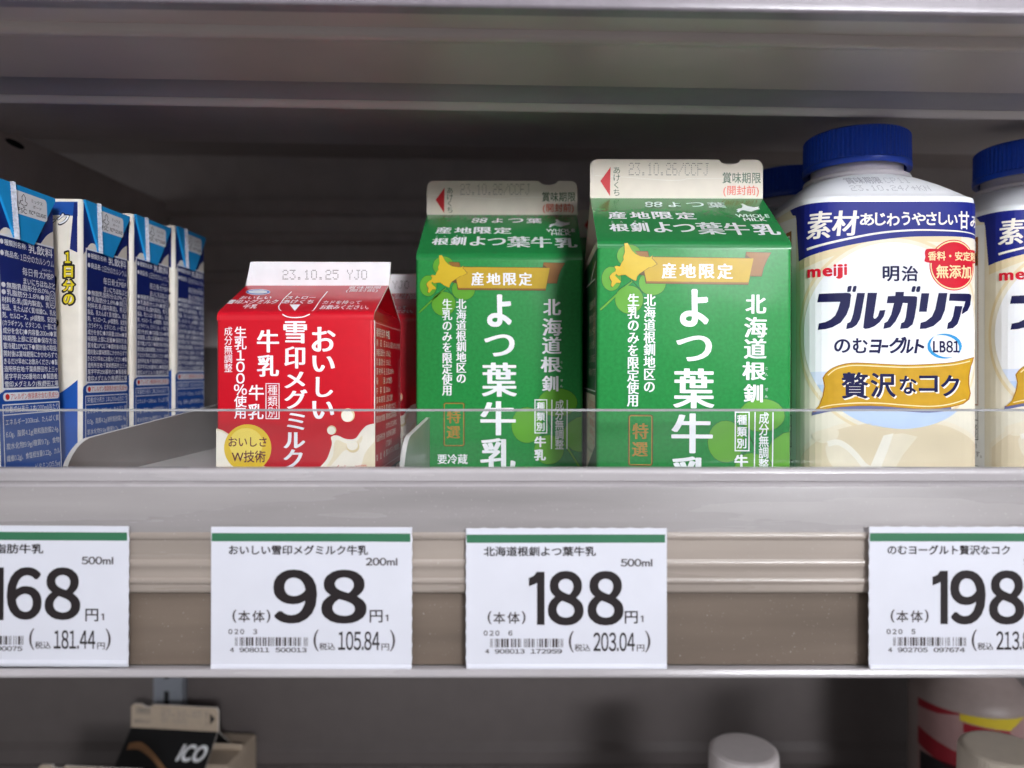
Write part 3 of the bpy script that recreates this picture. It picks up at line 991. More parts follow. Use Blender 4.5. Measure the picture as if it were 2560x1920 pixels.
A.row('カドを持って', 880, 377, 1152, 403, white_ink, 2, 'med'); A.row('お飲みください。', 862, 409, 1210, 440, white_ink, 2, 'med')
A.row('賞味期限', 1064, 275, 1296, 294, white_ink, 2, 'reg'); A.row('(開封前)', 1048, 295, 1272, 316, white_ink, 2, 'reg')
A = via(R.seal, crop(500, 620, 2.8607))
A.dots('23.10.25 YJO', 594, 160, 1200, 222, grey_ink, 1)
# right-hand side: information panel
A = R.right
A.T = lambda x, y: (x, y)
A.box(-26.6, RH - 3.2, 26.6, 15.5, .3, pink_ink, 1)
rows = [('種類別名称', '牛乳', 3.2), ('商　品　名', 'おいしい雪印メグミルク牛乳', 2.6), ('無脂乳固形分', '8.3%以上', 2.6), ('乳 脂 肪 分', '3.5%以上', 2.6), ('原 材 料 名', '生乳100%', 2.6),
        ('殺　　　菌', '130℃2秒間', 2.6), ('内　容　量', '200ml', 2.6), ('賞 味 期 限', '上部に記載', 2.6), ('保 存 方 法', '要冷蔵10℃以下', 2.6), ('開封後の取扱', '開封後は賞味期限に', 2.6),
        ('', 'かかわらずお早めに', 2.6), ('製造所所在地', '札幌市東区苗穂町', 2.6), ('', '6丁目1番1号', 2.6), ('製　造　者', '雪印メグミルク株式会社', 2.6)]
for k, (a_, b_, hh) in enumerate(rows):
    v = RH - 8.2 - k * 3.55
    if a_: A.emit_row(a_, -25, v, -8.5, hh, milk_m, 1)
    A.emit_row(b_, -6.5, v, min(25, -6.5 + 2.7 * len(b_) * (1.5 if k == 0 else 1.0) * (.62 if b_[0] in '823156' else 1)), hh, milk_m, 1, 'bold' if k == 0 else 'reg')
A.rect(-28.0, 13.6, 27.8, 7.6, black_ink, 1)
A.emit_row('アレルゲン(推奨表示含む)', -26.5, 9.0, 14, 3.4, milk_m)
A.rect(16, 13.0, 26.5, 8.2, milk_m, 2); A.emit_row('乳成分', 17, 9.2, 25.6, 2.8, black_ink, 3)

A.box(21.5, RH - 16, 25, 29, .25, pink_ink, 1, 1.6)
A.colm('公正', 23.25, RH - 18, 33, 2.4, pink_ink, 1)

R.done()
rear = copy_tree(R.root, -78.5, 367.0, deck_z(367), 'red milk carton wrapped in film behind the front red one')

# film stretched between the pair: thin crumpled clear wrap over the rear red carton
b = MB()
film = clear_mat('crumpled clear film', (.97, .97, .97, 1), .06, 2.2)
rnd = random.Random(4)
nu, nv = 16, 10
P = [[(28.9 + .5 * rnd.random() + .8, -30 + 62 * i / nu, 54 + 22 * j / nv + 0.8 * rnd.random()) for j in range(nv + 1)] for i in range(nu + 1)]
for i in range(nu + 1):
    for j in range(nv + 1):
        x, y, z = P[i][j]
        t = max(0, (z - RH) / 14)
        P[i][j] = (x + rnd.uniform(-.9, .9) * (.4 + t) - 4 * t, y, z)
b.add([p for r_ in P for p in r_], [(i * (nv + 1) + j, (i + 1) * (nv + 1) + j, (i + 1) * (nv + 1) + j + 1, i * (nv + 1) + j + 1) for i in range(nu) for j in range(nv)], film)
b.build('film_wrap', rear, smooth=0)

# ------------------------------------------------------------------ blue brick cartons on the left
b_cream = paper('cream brick print', (232, 226, 214), amp=.05)
b_navy = paper('navy brick print', (24, 40, 112), amp=.05)
b_blue = paper('mid blue brick print', (30, 82, 166), amp=.05)
b_sky = paper('sky blue brick print', (36, 158, 228), amp=.05, rough=.28)
b_white = paper('white brick ink', (236, 238, 244))
b_yellow = paper('yellow brick ink', (226, 208, 30))
b_red = paper('red brick ink', (206, 50, 50))
b_black = paper('black brick ink', (26, 24, 34))
BW, BD, BH = 50.0, 34.5, 120.0
BLUEX, BY2 = -177.0, 294.0

def brick(label):
    root = empty('drink_carton', 0, 0, 0, label, 'drink carton', 'blue drink cartons in a row')
    hw, hd = BW / 2, BD / 2
    ring = rrect(-hw, hw, -hd, hd, 1.6, 4)
    B = MB()
    B.loft([[(x * .97, y * .97, 0) for x, y in ring], [(x, y, 1) for x, y in ring], [(x, y, BH - 1.2) for x, y in ring], [(x * .985, y * .98, BH) for x, y in ring]], b_cream, True, False)
    top = MB()
    top.add([(x * .985, y * .98, BH + .02) for x, y in ring], [tuple(range(len(ring)))], b_blue)
    # right side (nutrition face): u from front edge, v = height
    mr = lambda u, v, h: (hw + h, -hd + u, v)
    A = Art(B, mr)
    A.poly(smooth_line([(1.2, 98), (6, 103.2), (11, 102.6), (16, 99), (20, 97.6), (24, 99.5), (29, 104.5), (33.2, 107)], 4) + [(33.4, BH - 1.2), (1.2, BH - 1.2)], b_navy, 0, raw=True)
    A.poly([(0.8, 44), (1.2, 45.2), (5, 47), (33.6, 47), (33.6, 1), (0.8, 1)], b_blue, 0, raw=True)
    L0, L1, LT, LB = 2.6, 33.2, 101.0, 46.6
    A.poly([(L0, LB), (L1, LB), (L1, LT), (L0, LT)], b_white, 1, raw=True)
    A.poly([(L0 + .7, LB + .7), (L1, LB + .7), (L1, LT - .7), (L0 + .7, LT - .7)], b_navy, 2, raw=True)
    hgt = LT - LB
    def ln(t, f, u0, u1, k=2.12, sty='med', m=b_white):
        A.emit_row(t, L0 + 1.2 + u0, LT - hgt * f - k / 2, L0 + 1.2 + u1, k, m, 3, sty)
    ln('●種類別名称:', .050, 0, 13.6, 2.1); ln('乳飲料', .052, 14.6, 28.5, 3.3, 'med')
    ln('●商品名:', .122, 0, 9.4, 2.2); ln('1日分のカルシウム', .124, 10.2, 29, 2.7, 'reg')
    ln('エムビービー', .178, 22, 27.6, .9)
    ln('毎日骨太MBP', .216, 11, 28.6, 2.9, 'reg'); ln('まいにちほねぶと', .280, 11.4, 29.2, 2.6)
    ln('●無脂乳固形分:8.0%', .326, 0, 25.4); ln('●乳脂肪分:1.8%●原', .372, 0, 25.6)
    body = ['材料名:乳(国内製造)、乳', '製品、乳たんぱく質/炭酸Ca、乳化', '剤、セルロース、pH調整剤、安定剤', '(カラギナン)、ビタミンD、(一部に乳', '成分を含む)●内容量:200ml●賞',
            '味期限:上部に記載●保存方法:', '要冷蔵10℃以下●開封後の取扱:', '開封後は賞味期限にかかわらずで', 'きるだけ早めにお飲みください●製', '造所所在地:千葉県野田市上三ヶ', '尾字平井256番地の1●製造者:', '雪印メグミルク(株)野田工場']
    for k, t in enumerate(body):
        ln(t, .421 + k * .0494, 0, 25.6 if k == 0 else 29.2)

    A.box(L0 + 27.0, LT - hgt * .315, L0 + 30.4, LT - hgt * .44, .32, b_white, 3, 1.6)
    A.colm('公正', L0 + 28.7, LT - hgt * .33, LT - hgt * .425, 2.3, b_white, 3)
    # red allergen line
    A.rect(2.9, 45.6, 33.4, 42.7, b_white, 1, 1.3)
    A.poly(ellipse(5.0, 44.15, 1.05, 1.05, 20), b_red, 2, raw=True)
    A.emit_row('アレルゲン推奨表示含む(乳成分)', 6.6, 43.1, 33, 2.2, b_red, 2)
    A.box(2.4, 41.6, 33.4, 5.0, .4, b_white, 1)
    A.line([(2.4, 37.9), (33.4, 37.9)], .35, b_white, 1, raw=True); A.line([(2.4, 15.4), (33.4, 15.4)], .35, b_white, 1, raw=True)
    for k, t in enumerate(['栄養成分表示 1本(200ml)当たり', 'エネルギー100kcal、たんぱく質', '6.0g、脂質4.1g(飽和脂肪酸2.4g、', '炭水化物9.9g(糖質9.7g、食物', '繊維0.2g)、食塩相当量0.22g、カル', 'シウム680mg、ビタミンD5.5μg', 'MBP 20mg[雪印メグミルク(株)調]', '(株)お客様センターへどうぞ']):
        A.emit_row(t, 3.6, [38.6, 34.2, 30.0, 25.8, 21.6, 17.0, 11.8, 7.4][k], 32.6, 2.3, b_white, 2)
    # front face
    mf = lambda u, v, h: (u, -hd - h, v)
    F = Art(B, mf)
    F.poly([(-23.4, BH - 1.2), (23.4, BH - 1.2), (23.4, 113), (16, 113.5), (-23.4, 112)], b_blue, 0, raw=True)
    F.poly([(10, 113.5), (13, 113.5), (12, 100), (9, 100)], b_navy, 0, raw=True)
    F.poly([(20.3, 100), (23.3, 98.6), (23.3, 118.5), (22.0, 118.5)], b_navy, 1, raw=True)
    F.poly(smooth_line([(-23.4, 30), (0, 36), (15, 42), (23.4, 48)], 4) + [(23.4, 1), (-23.4, 1)], b_blue, 0, raw=True)
    def outl(ch, x0, y0, x1, y1, sty='heavy'):
        d = .75
        F.T = lambda x, y: (x, y)
        F.fit(ch, x0 - d, y1 + d, x1 + d, y0 - d, b_black, 1, 'fat')
        F.fit(ch, x0, y1, x1, y0, b_yellow, 3, sty)
    outl('１', 18.4, 94.4, 20.6, 98.8); outl('日', 18.0, 88.7, 21.6, 93.2); outl('分', 17.6, 83.2, 22.2, 87.6); outl('の', 17.8, 78.0, 22.0, 82.0)
    outl('カ', 3, 80, 14.4, 91.5); outl('ル', 3, 65.5, 15.2, 78); outl('シ', 3, 51, 15.0, 63.5)
    F.T = lambda x, y: (x, y)
    F.row('ミルク', 3, 114.4, 20.4, 109.4, b_black, 2, 'fat2'); F.row('ミルク', 3.3, 114.1, 20.1, 109.7, b_white, 3, 'med')
    B.build('body', root)
    top.build('top_panel', root, smooth=0)
    # ear folded down on the side
    E = MB()
    ear = [(1.0, BH - .6), (10.6, BH - 19.5), (20.5, BH - 20.5), (33.6, BH - 1.6), (33.6, BH - .2), (1.0, BH - .2)]
    E.slab(ear, mr, .1, 1.0, b_sky)
    AE = Art(E, mr, h0=1.03)
    AE.T = lambda x, y: (x, y)
    AE.rect(10.4, BH - 2.2, 28.4, BH - 10.6, b_white, 0, 1.5)
    tree = [(13.9, 112.6), (13.6, 113.6), (14.8, 113.9), (14.5, 115.2), (15.5, 116.4), (16.5, 115.2), (16.2, 113.9), (17.3, 113.5), (16.9, 112.5), (15.9, 112.4), (15.9, 111.4), (15.1, 111.4), (15.1, 112.4)]
    AE.line([(u, v + BH - 119.3) for u, v in tree], .3, b_black, 1, closed=True)
    AE.line([(12.4, BH - 6.2), (13.0, BH - 7.0), (13.8, BH - 5.4)], .3, b_black, 1)
    AE.row('FSC', 12.3, BH - 8.2, 16.9, BH - 9.8, b_black, 1, 'reg', latin=True)
    AE.row('ミックス', 19.6, BH - 3.6, 25.8, BH - 5.0, b_black, 1); AE.row('ボード', 20.4, BH - 5.7, 25.2, BH - 7.0, b_black, 1)
    AE.row('FSC™ C014047', 18.2, BH - 8.0, 27.8, BH - 9.4, b_black, 1, 'med', latin=True)
    ear_o = E.build('side_flap', root, smooth=0)
    S = MB()
    rnd = random.Random(3)
    zz = [BH + .2 - 20.2 * k / 44 for k in range(45)]
    lo = [(9.0 + 1.2 * (k / 44) - (.35 if k % 2 else 0) - .2 * rnd.random(), z) for k, z in enumerate(zz)]
    hi = [(10.1 + 1.4 * (k / 44) + .15 * rnd.random(), z) for k, z in enumerate(zz)]
    n = 45
    S.add([mr(u, v, 1.0) for u, v in lo] + [mr(u, v, 1.9) for u, v in hi] + [mr(u + .5, v, 1.0) for u, v in hi],
          [(k, n + k, n + k + 1, k + 1) for k in range(n - 1)] + [(n + k, 2 * n + k, 2 * n + k + 1, n + k + 1) for k in range(n - 1)], paper('serrated seal', (206, 212, 226), rough=.6, amp=.25, nscale=900))
    S.build('seal_edge', ear_o, smooth=0)
    return root

def put_brick(root, xr, yf, rot=(0, 0, 0)):
    """right front edge of the carton at xr, front face at yf"""
    root.location = WV(xr - BW / 2, yf + BD / 2, deck_z(yf + BD / 2))
    root.rotation_euler = [math.radians(a) for a in rot]
b1 = brick('foremost blue drink carton, cut off by the left edge of the photo and leaning')
b2 = copy_tree(b1, 0, 0, 0, 'second blue drink carton, its yellow lettering showing past the foremost one')
b3 = copy_tree(b1, 0, 0, 0, 'third blue drink carton of the row, in half shade')
b4 = copy_tree(b1, 0, 0, 0, 'hindmost blue drink carton, in the shade at the end of the row')
put_brick(b1, -179.0, 252.0, (0, -2.0, 0))
put_brick(b2, BLUEX, BY2)
put_brick(b3, BLUEX, BY2 + 38.0)
put_brick(b4, BLUEX + .5, BY2 + 76.5)

# ------------------------------------------------------------------ drinking yogurt bottles
y_white = mat('white bottle plastic', (238, 240, 246), rough=.3, amp=.02, spec=.5)
y_neck = mat('milky neck plastic', (214, 208, 214), rough=.35, amp=.02)
y_cap = mat('blue cap plastic', (24, 70, 188), rough=.33, amp=.04, spec=.45)
l_cream = paper('cream label film', (232, 226, 208), rough=.5, spec=.12, amp=.03)
l_white = paper('white label film', (238, 240, 247), rough=.5, spec=.12, amp=.015)
l_navy = paper('navy label film', (28, 38, 128), rough=.45, spec=.12, amp=.04)
l_ink = paper('dark navy label ink', (20, 22, 72), rough=.5, spec=.12)
l_red = paper('red label ink', (208, 24, 48), rough=.5, spec=.12)
l_gold = paper('gold label ink', (196, 152, 38), rough=.5, spec=.12, amp=.09, nscale=260)
l_gold2 = paper('dark gold label ink', (160, 108, 36), rough=.5, spec=.12)
l_trim = paper('pale gold trim ink', (240, 220, 170), rough=.5, spec=.12)
l_tan = paper('pale tan label ink', (228, 212, 174), rough=.5, spec=.12, amp=.03)
l_tan2 = paper('milk tan label ink', (224, 209, 178), rough=.5, spec=.12, amp=.05, nscale=60)
l_tan3 = paper('warm milk label ink', (233, 223, 200), rough=.5, spec=.12, amp=.04)
l_milk = paper('milk stream label ink', (240, 235, 222), rough=.5, spec=.12)
l_sky = paper('pale sky label ink', (186, 206, 236), rough=.5, spec=.12)
l_sky2 = paper('paler sky label ink', (212, 222, 242), rough=.5, spec=.12)
l_cyan = paper('cyan label ink', (52, 152, 212), rough=.5, spec=.12)
l_shadow = paper('slate ribbon underline ink', (98, 104, 150), rough=.5, spec=.12)
l_brown = paper('brown panel ink', (150, 92, 42), rough=.5, spec=.12)
l_cheese = paper('cream lettering ink', (240, 236, 226), rough=.5, spec=.12)

YX, YY = 142.6, 321.0
YZ = deck_z(YY)
YR = 35.5
class Section:
    def __init__(self, R, n, N=1440):
        self.a = [-math.pi + 2 * math.pi * k / N for k in range(N + 1)]
        self.p = [self.pt(R, n, a) for a in self.a]
        s = [0.0]
        for k in range(N):
            s.append(s[-1] + math.hypot(self.p[k + 1][0] - self.p[k][0], self.p[k + 1][1] - self.p[k][1]))
        s0 = s[N // 2]
        self.s = [x - s0 for x in s]; self.N = N; self.tot = s[-1]
    @staticmethod
    def pt(R, n, a):
        r = R / (abs(math.sin(a)) ** n + abs(math.cos(a)) ** n) ** (1 / n)
        return (r * math.sin(a), -r * math.cos(a))
    def at(self, s):
        s = max(self.s[0], min(self.s[-1] - 1e-6, s))
        lo, hi = 0, self.N
        while hi - lo > 1:
            m = (lo + hi) // 2
            if self.s[m] <= s: lo = m
            else: hi = m
        t = (s - self.s[lo]) / (self.s[lo + 1] - self.s[lo])
        p, q = self.p[lo], self.p[lo + 1]
        dx, dy = q[0] - p[0], q[1] - p[1]; L = math.hypot(dx, dy)
        return p[0] + dx * t, p[1] + dy * t, dy / L, -dx / L
SE = Section(YR, 6.5)
def lab(u, v, h):
    x, y, nx, ny = SE.at(u)
    return (x + nx * (h + .12), y + ny * (h + .12), v)
def T_bottle(px, py):
    best, bi = 1e9, 0
    hi = max(range(SE.N // 2, SE.N // 2 + 300), key=lambda k: (YX + SE.p[k][0]) / (YY + SE.p[k][1]))
    for k in range(SE.N // 2 - 500, hi):
        x, y = SE.p[k]
        q = PX0 + FPX * (YX + x) / (YY + y)
        if abs(q - px) < best:
            best, bi = abs(q - px), k
    x, y = SE.p[bi]
    return (SE.s[bi], (PY0 - py) * (YY + y) / FPX - YZ)

yb = empty('yogurt_bottle', YX, YY, YZ, 'white yogurt drink bottle with blue cap, whole front label showing, beside the green carton', 'bottle', 'blue capped yogurt drink bottles')
LT_, SHZ = 65.6 - YZ, 68.0 - YZ
NZ = 80.5 - YZ
b = MB()
NS = 96
def ring_at(R, n, z): return [Section.pt(R, n, -math.pi + 2 * math.pi * k / NS) + (z,) for k in range(NS)]
rings = [ring_at(YR * .9, 5, 0), ring_at(YR * .985, 5.5, 1.5), ring_at(YR - .15, 6.5, 4), ring_at(YR - .15, 6.5, LT_ + .3), ring_at(YR - .15, 6.3, SHZ - .5), ring_at(YR - .35, 6.1, SHZ), ring_at(YR - 1.0, 5.8, SHZ + .35)]
def shoulder(t):   # t 0 at the body edge, 1 at the neck
    R = (YR - 1.0) + (20.3 - (YR - 1.0)) * t
    return R, 5.8 - 3.8 * t ** .7, SHZ + .35 + (NZ - SHZ - .35) * (1 - (1 - t) ** 1.25) ** .95
for k in range(1, 13):
    rings.append(ring_at(*shoulder(k / 12)))
b.loft(rings, y_white, True, False)
def T_sh(px, py):
    """stamp on the shoulder: traced pixel -> (x offset, t)"""
    best = None
    for k in range(61):
        t = k / 60; R, n, z = shoulder(t)
        y = -R
        x = (px - PX0) * (YY + y) / FPX - YX
        if abs(x) < R: y = -(R ** n - abs(x) ** n) ** (1 / n); x = (px - PX0) * (YY + y) / FPX - YX
        e = abs(PY0 - FPX * (YZ + z) / (YY + y) - py)
        if best is None or e < best[0]: best = (e, x, t)
    return best[1] * 1.0, best[2] * 20.0
def m_sh(u, v, h):
    R, n, z = shoulder(max(0, min(1, v / 20.0)))
    y = -(max(0.01, R ** n - abs(u) ** n)) ** (1 / n)
    return (u, y - h, z + h * 1.6)
A = Art(b, m_sh, T_sh, cut=2.0, h0=.08)
stamp = paper('pale stamp ink', (176, 176, 184), rough=.6)
base = A.T
A.T = lambda x, y: base(1900 + x / 3.3515, 280 + y / 3.3515)
A.row('賞味期限', 700, 548, 1015, 602, stamp, 0, 'reg')
A.dots('CP11', 1045, 556, 1255, 596, stamp, 0); A.dots('23.10.24/+KN', 760, 618, 1425, 660, stamp, 0)
b.build('body', yb, smooth=50)
# neck, flange and cap
b = MB()
def circ(r, z, n=NS): return [(r * math.sin(2 * math.pi * k / n), -r * math.cos(2 * math.pi * k / n), z) for k in range(n)]
b.loft([circ(20.3, NZ - .3), circ(21.3, NZ + .1), circ(21.7, NZ + .8), circ(21.4, NZ + 1.7), circ(20.4, NZ + 2.1), circ(19.0, NZ + 2.3), circ(18.6, NZ + 3.2), circ(18.4, NZ + 9)], y_neck)
b.build('neck', yb, smooth=50)
b = MB()
C0 = NZ + 4.9
NT = 288
def ribbed(r, z, d):
    return [((r + (d if (k % 4) in (1, 2) else 0)) * math.sin(2 * math.pi * k / NT), -(r + (d if (k % 4) in (1, 2) else 0)) * math.cos(2 * math.pi * k / NT), z) for k in range(NT)]
b.loft([ribbed(19.6, C0 + .4, 0), ribbed(21.7, C0, 0), ribbed(21.9, C0 + .4, 0), ribbed(21.9, C0 + 2.4, 0), ribbed(21.55, C0 + 2.7, 0), ribbed(21.35, C0 + 3.0, .38), ribbed(21.15, C0 + 14.2, .38),
        ribbed(20.9, C0 + 14.9, .2), ribbed(20.2, C0 + 15.5, 0), ribbed(18.5, C0 + 15.7, 0)], y_cap, False, True)
b.build('cap', yb, smooth=28)
# label sleeve
b = MB()
b.loft([[(x * 1.0, y * 1.0, z) for x, y, z in [(p[0] + (.1 if p[0] > 0 else -.1), p[1] + (.1 if p[1] > 0 else -.1), z) for p in ring_at(YR, 6.5, 0)]] for z in (3, LT_)], l_cream)
A = Art(b, lab, T_bottle, cut=2.2, h0=.03, dh=.025)
Z1, C7, C8 = via(A, crop(1950, 540, 4.424)), via(A, crop(1900, 280, 3.3515)), via(A, crop(1900, 700, 3.318))
seam = T_bottle(1992, 800)[0]
UE = 33.0
uc, vc = T_bottle(2232, 838)
def disc(du, dv): return [(uc + du * math.cos(t), vc + dv * math.sin(t)) for t in [2 * math.pi * k / 72 for k in range(72)]]
# swirls of beige round the white disc
A.poly([(seam, 6), (36, 6), (36, LT_), (seam, LT_)], l_cream, 0, raw=True)
A.poly(disc(36.8, 38.6), l_tan, 1, raw=True)
A.poly(disc(35.6, 37.4), l_cream, 2, raw=True)
A.poly(disc(34.0, 35.8), l_white, 3, raw=True)
A.poly([(uc + 34.0 * math.cos(t), vc + 35.8 * math.sin(t)) for t in [math.pi * (1.13 + .76 * k / 40) for k in range(41)]], l_sky2, 4, raw=True)
A.poly([(uc + 34.0 * math.cos(t), vc + 35.8 * math.sin(t)) for t in [math.pi * (1.18 + .66 * k / 40) for k in range(41)]], l_sky, 5, raw=True)
sw = smooth_line([Z1.T(215, 540), Z1.T(330, 480), Z1.T(520, 400), Z1.T(760, 330), Z1.T(1100, 262), Z1.T(1500, 232), Z1.T(2000, 268)], 5)
A.poly([(u, v + 1.2) for u, v in sw] + [(u, v - 2.6 + .02 * (u - sw[0][0])) for u, v in reversed(sw)], l_tan, 1.5, raw=True)
# milk at the foot of the label
v0 = T_bottle(2200, 1046)[1]
foot = smooth_line([C8.T(330, 1420), C8.T(440, 1310), C8.T(600, 1215), C8.T(850, 1160), C8.T(1150, 1145), C8.T(1500, 1165), C8.T(1700, 1240), C8.T(1780, 1330)], 5)
A.poly(foot + [(foot[-1][0], 4), (foot[0][0], 4)], l_tan3, 0.5, raw=True)
A.poly([(u * .97, v - 1.6) for u, v in foot] + [(foot[-1][0] * .97, 4), (foot[0][0] * .97, 4)], l_tan2, 5, raw=True)

C8.poly([(690, 1075), (900, 1085), (1200, 1100), (1500, 1095), (1640, 1070), (1560, 1140), (1400, 1205), (1180, 1236), (960, 1205), (800, 1145)], l_sky, 6, sm=3)
C8.poly([(1020, 1290), (1180, 1270), (1305, 1300), (1180, 1450), (1100, 1590), (1060, 1700), (860, 1700), (905, 1560)], l_tan3, 6)
C8.poly([(1020, 1290), (1105, 1270), (1060, 1400), (985, 1590), (940, 1700), (880, 1700), (905, 1560)], l_milk, 7)
C8.poly([(540, 1390), (570, 1350), (640, 1340), (720, 1375), (800, 1450), (860, 1530), (930, 1580), (960, 1700), (700, 1700), (610, 1560), (560, 1480)], l_tan3, 6, sm=3)
C8.line([(560, 1360), (640, 1345), (720, 1385), (800, 1460), (860, 1535), (940, 1580), (1000, 1620)], 2.2, l_milk, 7, 4)
C8.poly([(430, 1280), (560, 1230), (650, 1250), (620, 1330), (500, 1350)], l_tan3, 6, sm=3)
# navy band with cream lettering
band = smooth_line([C7.T(328, 1255), C7.T(600, 1150), C7.T(900, 1088), C7.T(1200, 1050), C7.T(1500, 1042), C7.T(1740, 1052)], 5)
A.poly([(seam - 5.5, LT_ - .02), (seam - 3, LT_ - 2.6), (seam - .6, LT_ - 3.2), (seam, LT_ - 5)] + [(max(seam, u), v) for u, v in band] + [(36, band[-1][1] - .6), (36, LT_ - .02)], l_navy, 3, raw=True)
un = [C7.T(395, 1153), C7.T(700, 1070), C7.T(1000, 1014), C7.T(1300, 990), C7.T(1600, 996), C7.T(1740, 1012)]
A.line(un + [(35, un[-1][1] - .8)], .95, l_cheese, 4, 5, w2=.35, raw=True)
C7.fits([('素', 400, 832, 600, 1062), ('材', 606, 826, 822, 1038)], l_cheese, 5, 'brush', .10)
C7.fits([('あ', 835, 850, 955, 952), ('じ', 962, 844, 1050, 952), ('わ', 1060, 850, 1166, 956), ('う', 1182, 838, 1256, 950), ('や', 1270, 845, 1385, 950),
         ('さ', 1388, 840, 1476, 950), ('し', 1492, 840, 1566, 946), ('い', 1572, 862, 1652, 946), ('甘', 1660, 832, 1748, 984)], l_cheese, 5, 'bold')
ug = C7.T(1748, 900)[0]
A.emit_row('み', ug + .6, C7.T(1700, 965)[1], ug + 6.2, 5.0, l_cheese, 5, 'bold')
# wordmarks
Z1.fits([('m', 305, 586, 450, 680), ('e', 468, 574, 576, 670), ('i', 588, 534, 622, 666), ('j', 616, 534, 692, 696), ('i', 704, 530, 742, 654)], l_red, 6, 'heavy')
Z1.fits([('明', 1132, 554, 1312, 724), ('治', 1340, 552, 1520, 724)], l_ink, 6, 'bold')
BG = [
 [(430, 862), (740, 850), (772, 856), (782, 876), (781, 910), (768, 1000), (735, 1090), (670, 1180), (580, 1232), (500, 1252), (418, 1260), (432, 1188), (500, 1174), (560, 1145), (608, 1100), (640, 1035), (664, 950), (412, 955)],
 [(758, 776), (782, 772), (789, 784), (777, 834), (764, 842), (742, 840), (738, 828), (748, 786)], [(814, 776), (838, 772), (846, 784), (834, 834), (822, 842), (800, 840), (795, 828), (806, 786)],
 [(848, 852), (938, 852), (902, 1050), (880, 1140), (845, 1205), (795, 1238), (728, 1252), (738, 1188), (772, 1172), (792, 1135), (806, 1080)],
 [(968, 850), (1070, 850), (1030, 1120), (1036, 1136), (1056, 1132), (1082, 1106), (1098, 1045), (1162, 1040), (1144, 1110), (1100, 1175), (1040, 1222), (980, 1244), (935, 1250), (914, 1236), (920, 1190)],
 [(1190, 888), (1268, 884), (1276, 840), (1368, 840), (1362, 885), (1490, 888), (1512, 896), (1515, 915), (1508, 980), (1486, 1120), (1460, 1200), (1410, 1242), (1325, 1250), (1335, 1185), (1366, 1172), (1384, 1125), (1406, 965), (1352, 962), (1326, 1060), (1275, 1165), (1215, 1232), (1138, 1250), (1150, 1185), (1186, 1165), (1226, 1090), (1256, 965), (1178, 965)],
 [(1466, 778), (1488, 776), (1497, 788), (1486, 836), (1472, 842), (1452, 840), (1447, 828), (1456, 788)], [(1520, 778), (1542, 776), (1551, 788), (1540, 836), (1526, 842), (1506, 840), (1501, 828), (1510, 788)],
 [(1560, 855), (1648, 855), (1620, 1060), (1530, 1060)],
 [(1752, 852), (1845, 852), (1822, 1040), (1775, 1145), (1695, 1218), (1610, 1246), (1543, 1250), (1552, 1182), (1610, 1165), (1676, 1110), (1714, 1030)],
 [(1872, 858), (2080, 860), (2100, 868), (2108, 886), (2096, 985), (2066, 1048), (2004, 1090), (2010, 1030), (2030, 1000), (2044, 945), (1862, 938)],
 [(1930, 995), (2010, 998), (1988, 1115), (1958, 1195), (1908, 1240), (1843, 1252), (1852, 1185), (1888, 1160), (1906, 1110)]]
for P in BG:
    Z1.poly(P, l_ink, 6)
Z1.fits([('の', 598, 1362, 776, 1514), ('む', 800, 1352, 966, 1518)], l_ink, 6, 'bold')
Z1.fits([('ヨ', 990, 1366, 1112, 1520), ('ー', 1116, 1426, 1192, 1456), ('グ', 1205, 1335, 1384, 1520), ('ル', 1330, 1366, 1476, 1520), ('ト', 1490, 1362, 1592, 1520)], l_ink, 6, 'heavy', .16)
def swoosh(a0, a1, flip):
    out, inn = [], []
    for k in range(25):
        f = k / 24; t = math.radians(a0 + (a1 - a0) * f)
        w = 40 * math.sin(math.pi * f) ** .8
        out.append((1815 + 190 * math.cos(t), 1440 + 138 * math.sin(t))); inn.append((1815 + (190 - w) * math.cos(t), 1440 + (138 - w * .75) * math.sin(t)))
    Z1.poly(out + inn[::-1], l_cyan, 6)
swoosh(60, 235, 0); swoosh(-120, 40, 1)
Z1.row('LB81', 1688, 1385, 1978, 1506, l_ink, 7, 'bold', latin=True)
# gold ribbon
rtop = [(518, 812), (560, 755), (620, 718), (700, 694), (800, 684), (1000, 694), (1200, 702), (1400, 696), (1600, 680), (1768, 638)]
rr = [(1745, 720), (1730, 800), (1730, 870), (1742, 940), (1728, 990), (1680, 1030)]
rbot = [(1580, 1055), (1400, 1074), (1200, 1064), (1000, 1048), (800, 1046), (600, 1062), (436, 1098)]
rl = [(490, 1040), (520, 960), (532, 880)]
rib = smooth_line(rtop, 3) + rr + smooth_line(rbot, 3) + rl
C8.poly([(x + (4 if x > 1100 else -4), y + 26) for x, y in smooth_line(rbot, 3)] + [(x, y - 10) for x, y in reversed(smooth_line(rbot, 3))], l_shadow, 7)
C8.poly(rib, l_gold2, 8)
ccx, ccy = 1130, 880
C8.poly([(ccx + (x - ccx) * .985, ccy + (y - ccy) * .965) for x, y in rib], l_gold, 9)
C8.line([(560, 790), (620, 742), (700, 718), (800, 708), (1000, 716), (1200, 724), (1400, 718), (1600, 702), (1735, 672)], .42, l_trim, 10, 4)
C8.line([(500, 1058), (600, 1036), (800, 1020), (1000, 1022), (1200, 1038), (1400, 1048), (1560, 1032), (1700, 990)], .42, l_trim, 10, 4)
zk = [('贅', 672, 764, 896, 984), ('沢', 914, 770, 1122, 974), ('な', 1150, 794, 1292, 946), ('コ', 1312, 792, 1470, 930), ('ク', 1494, 788, 1646, 966)]
C8.fits([(c, x0 + 11, y0 + 11, x1 + 11, y1 + 11) for c, x0, y0, x1, y1 in zk], l_milk, 11, 'bold')
C8.fits(zk, l_ink, 12, 'bold')
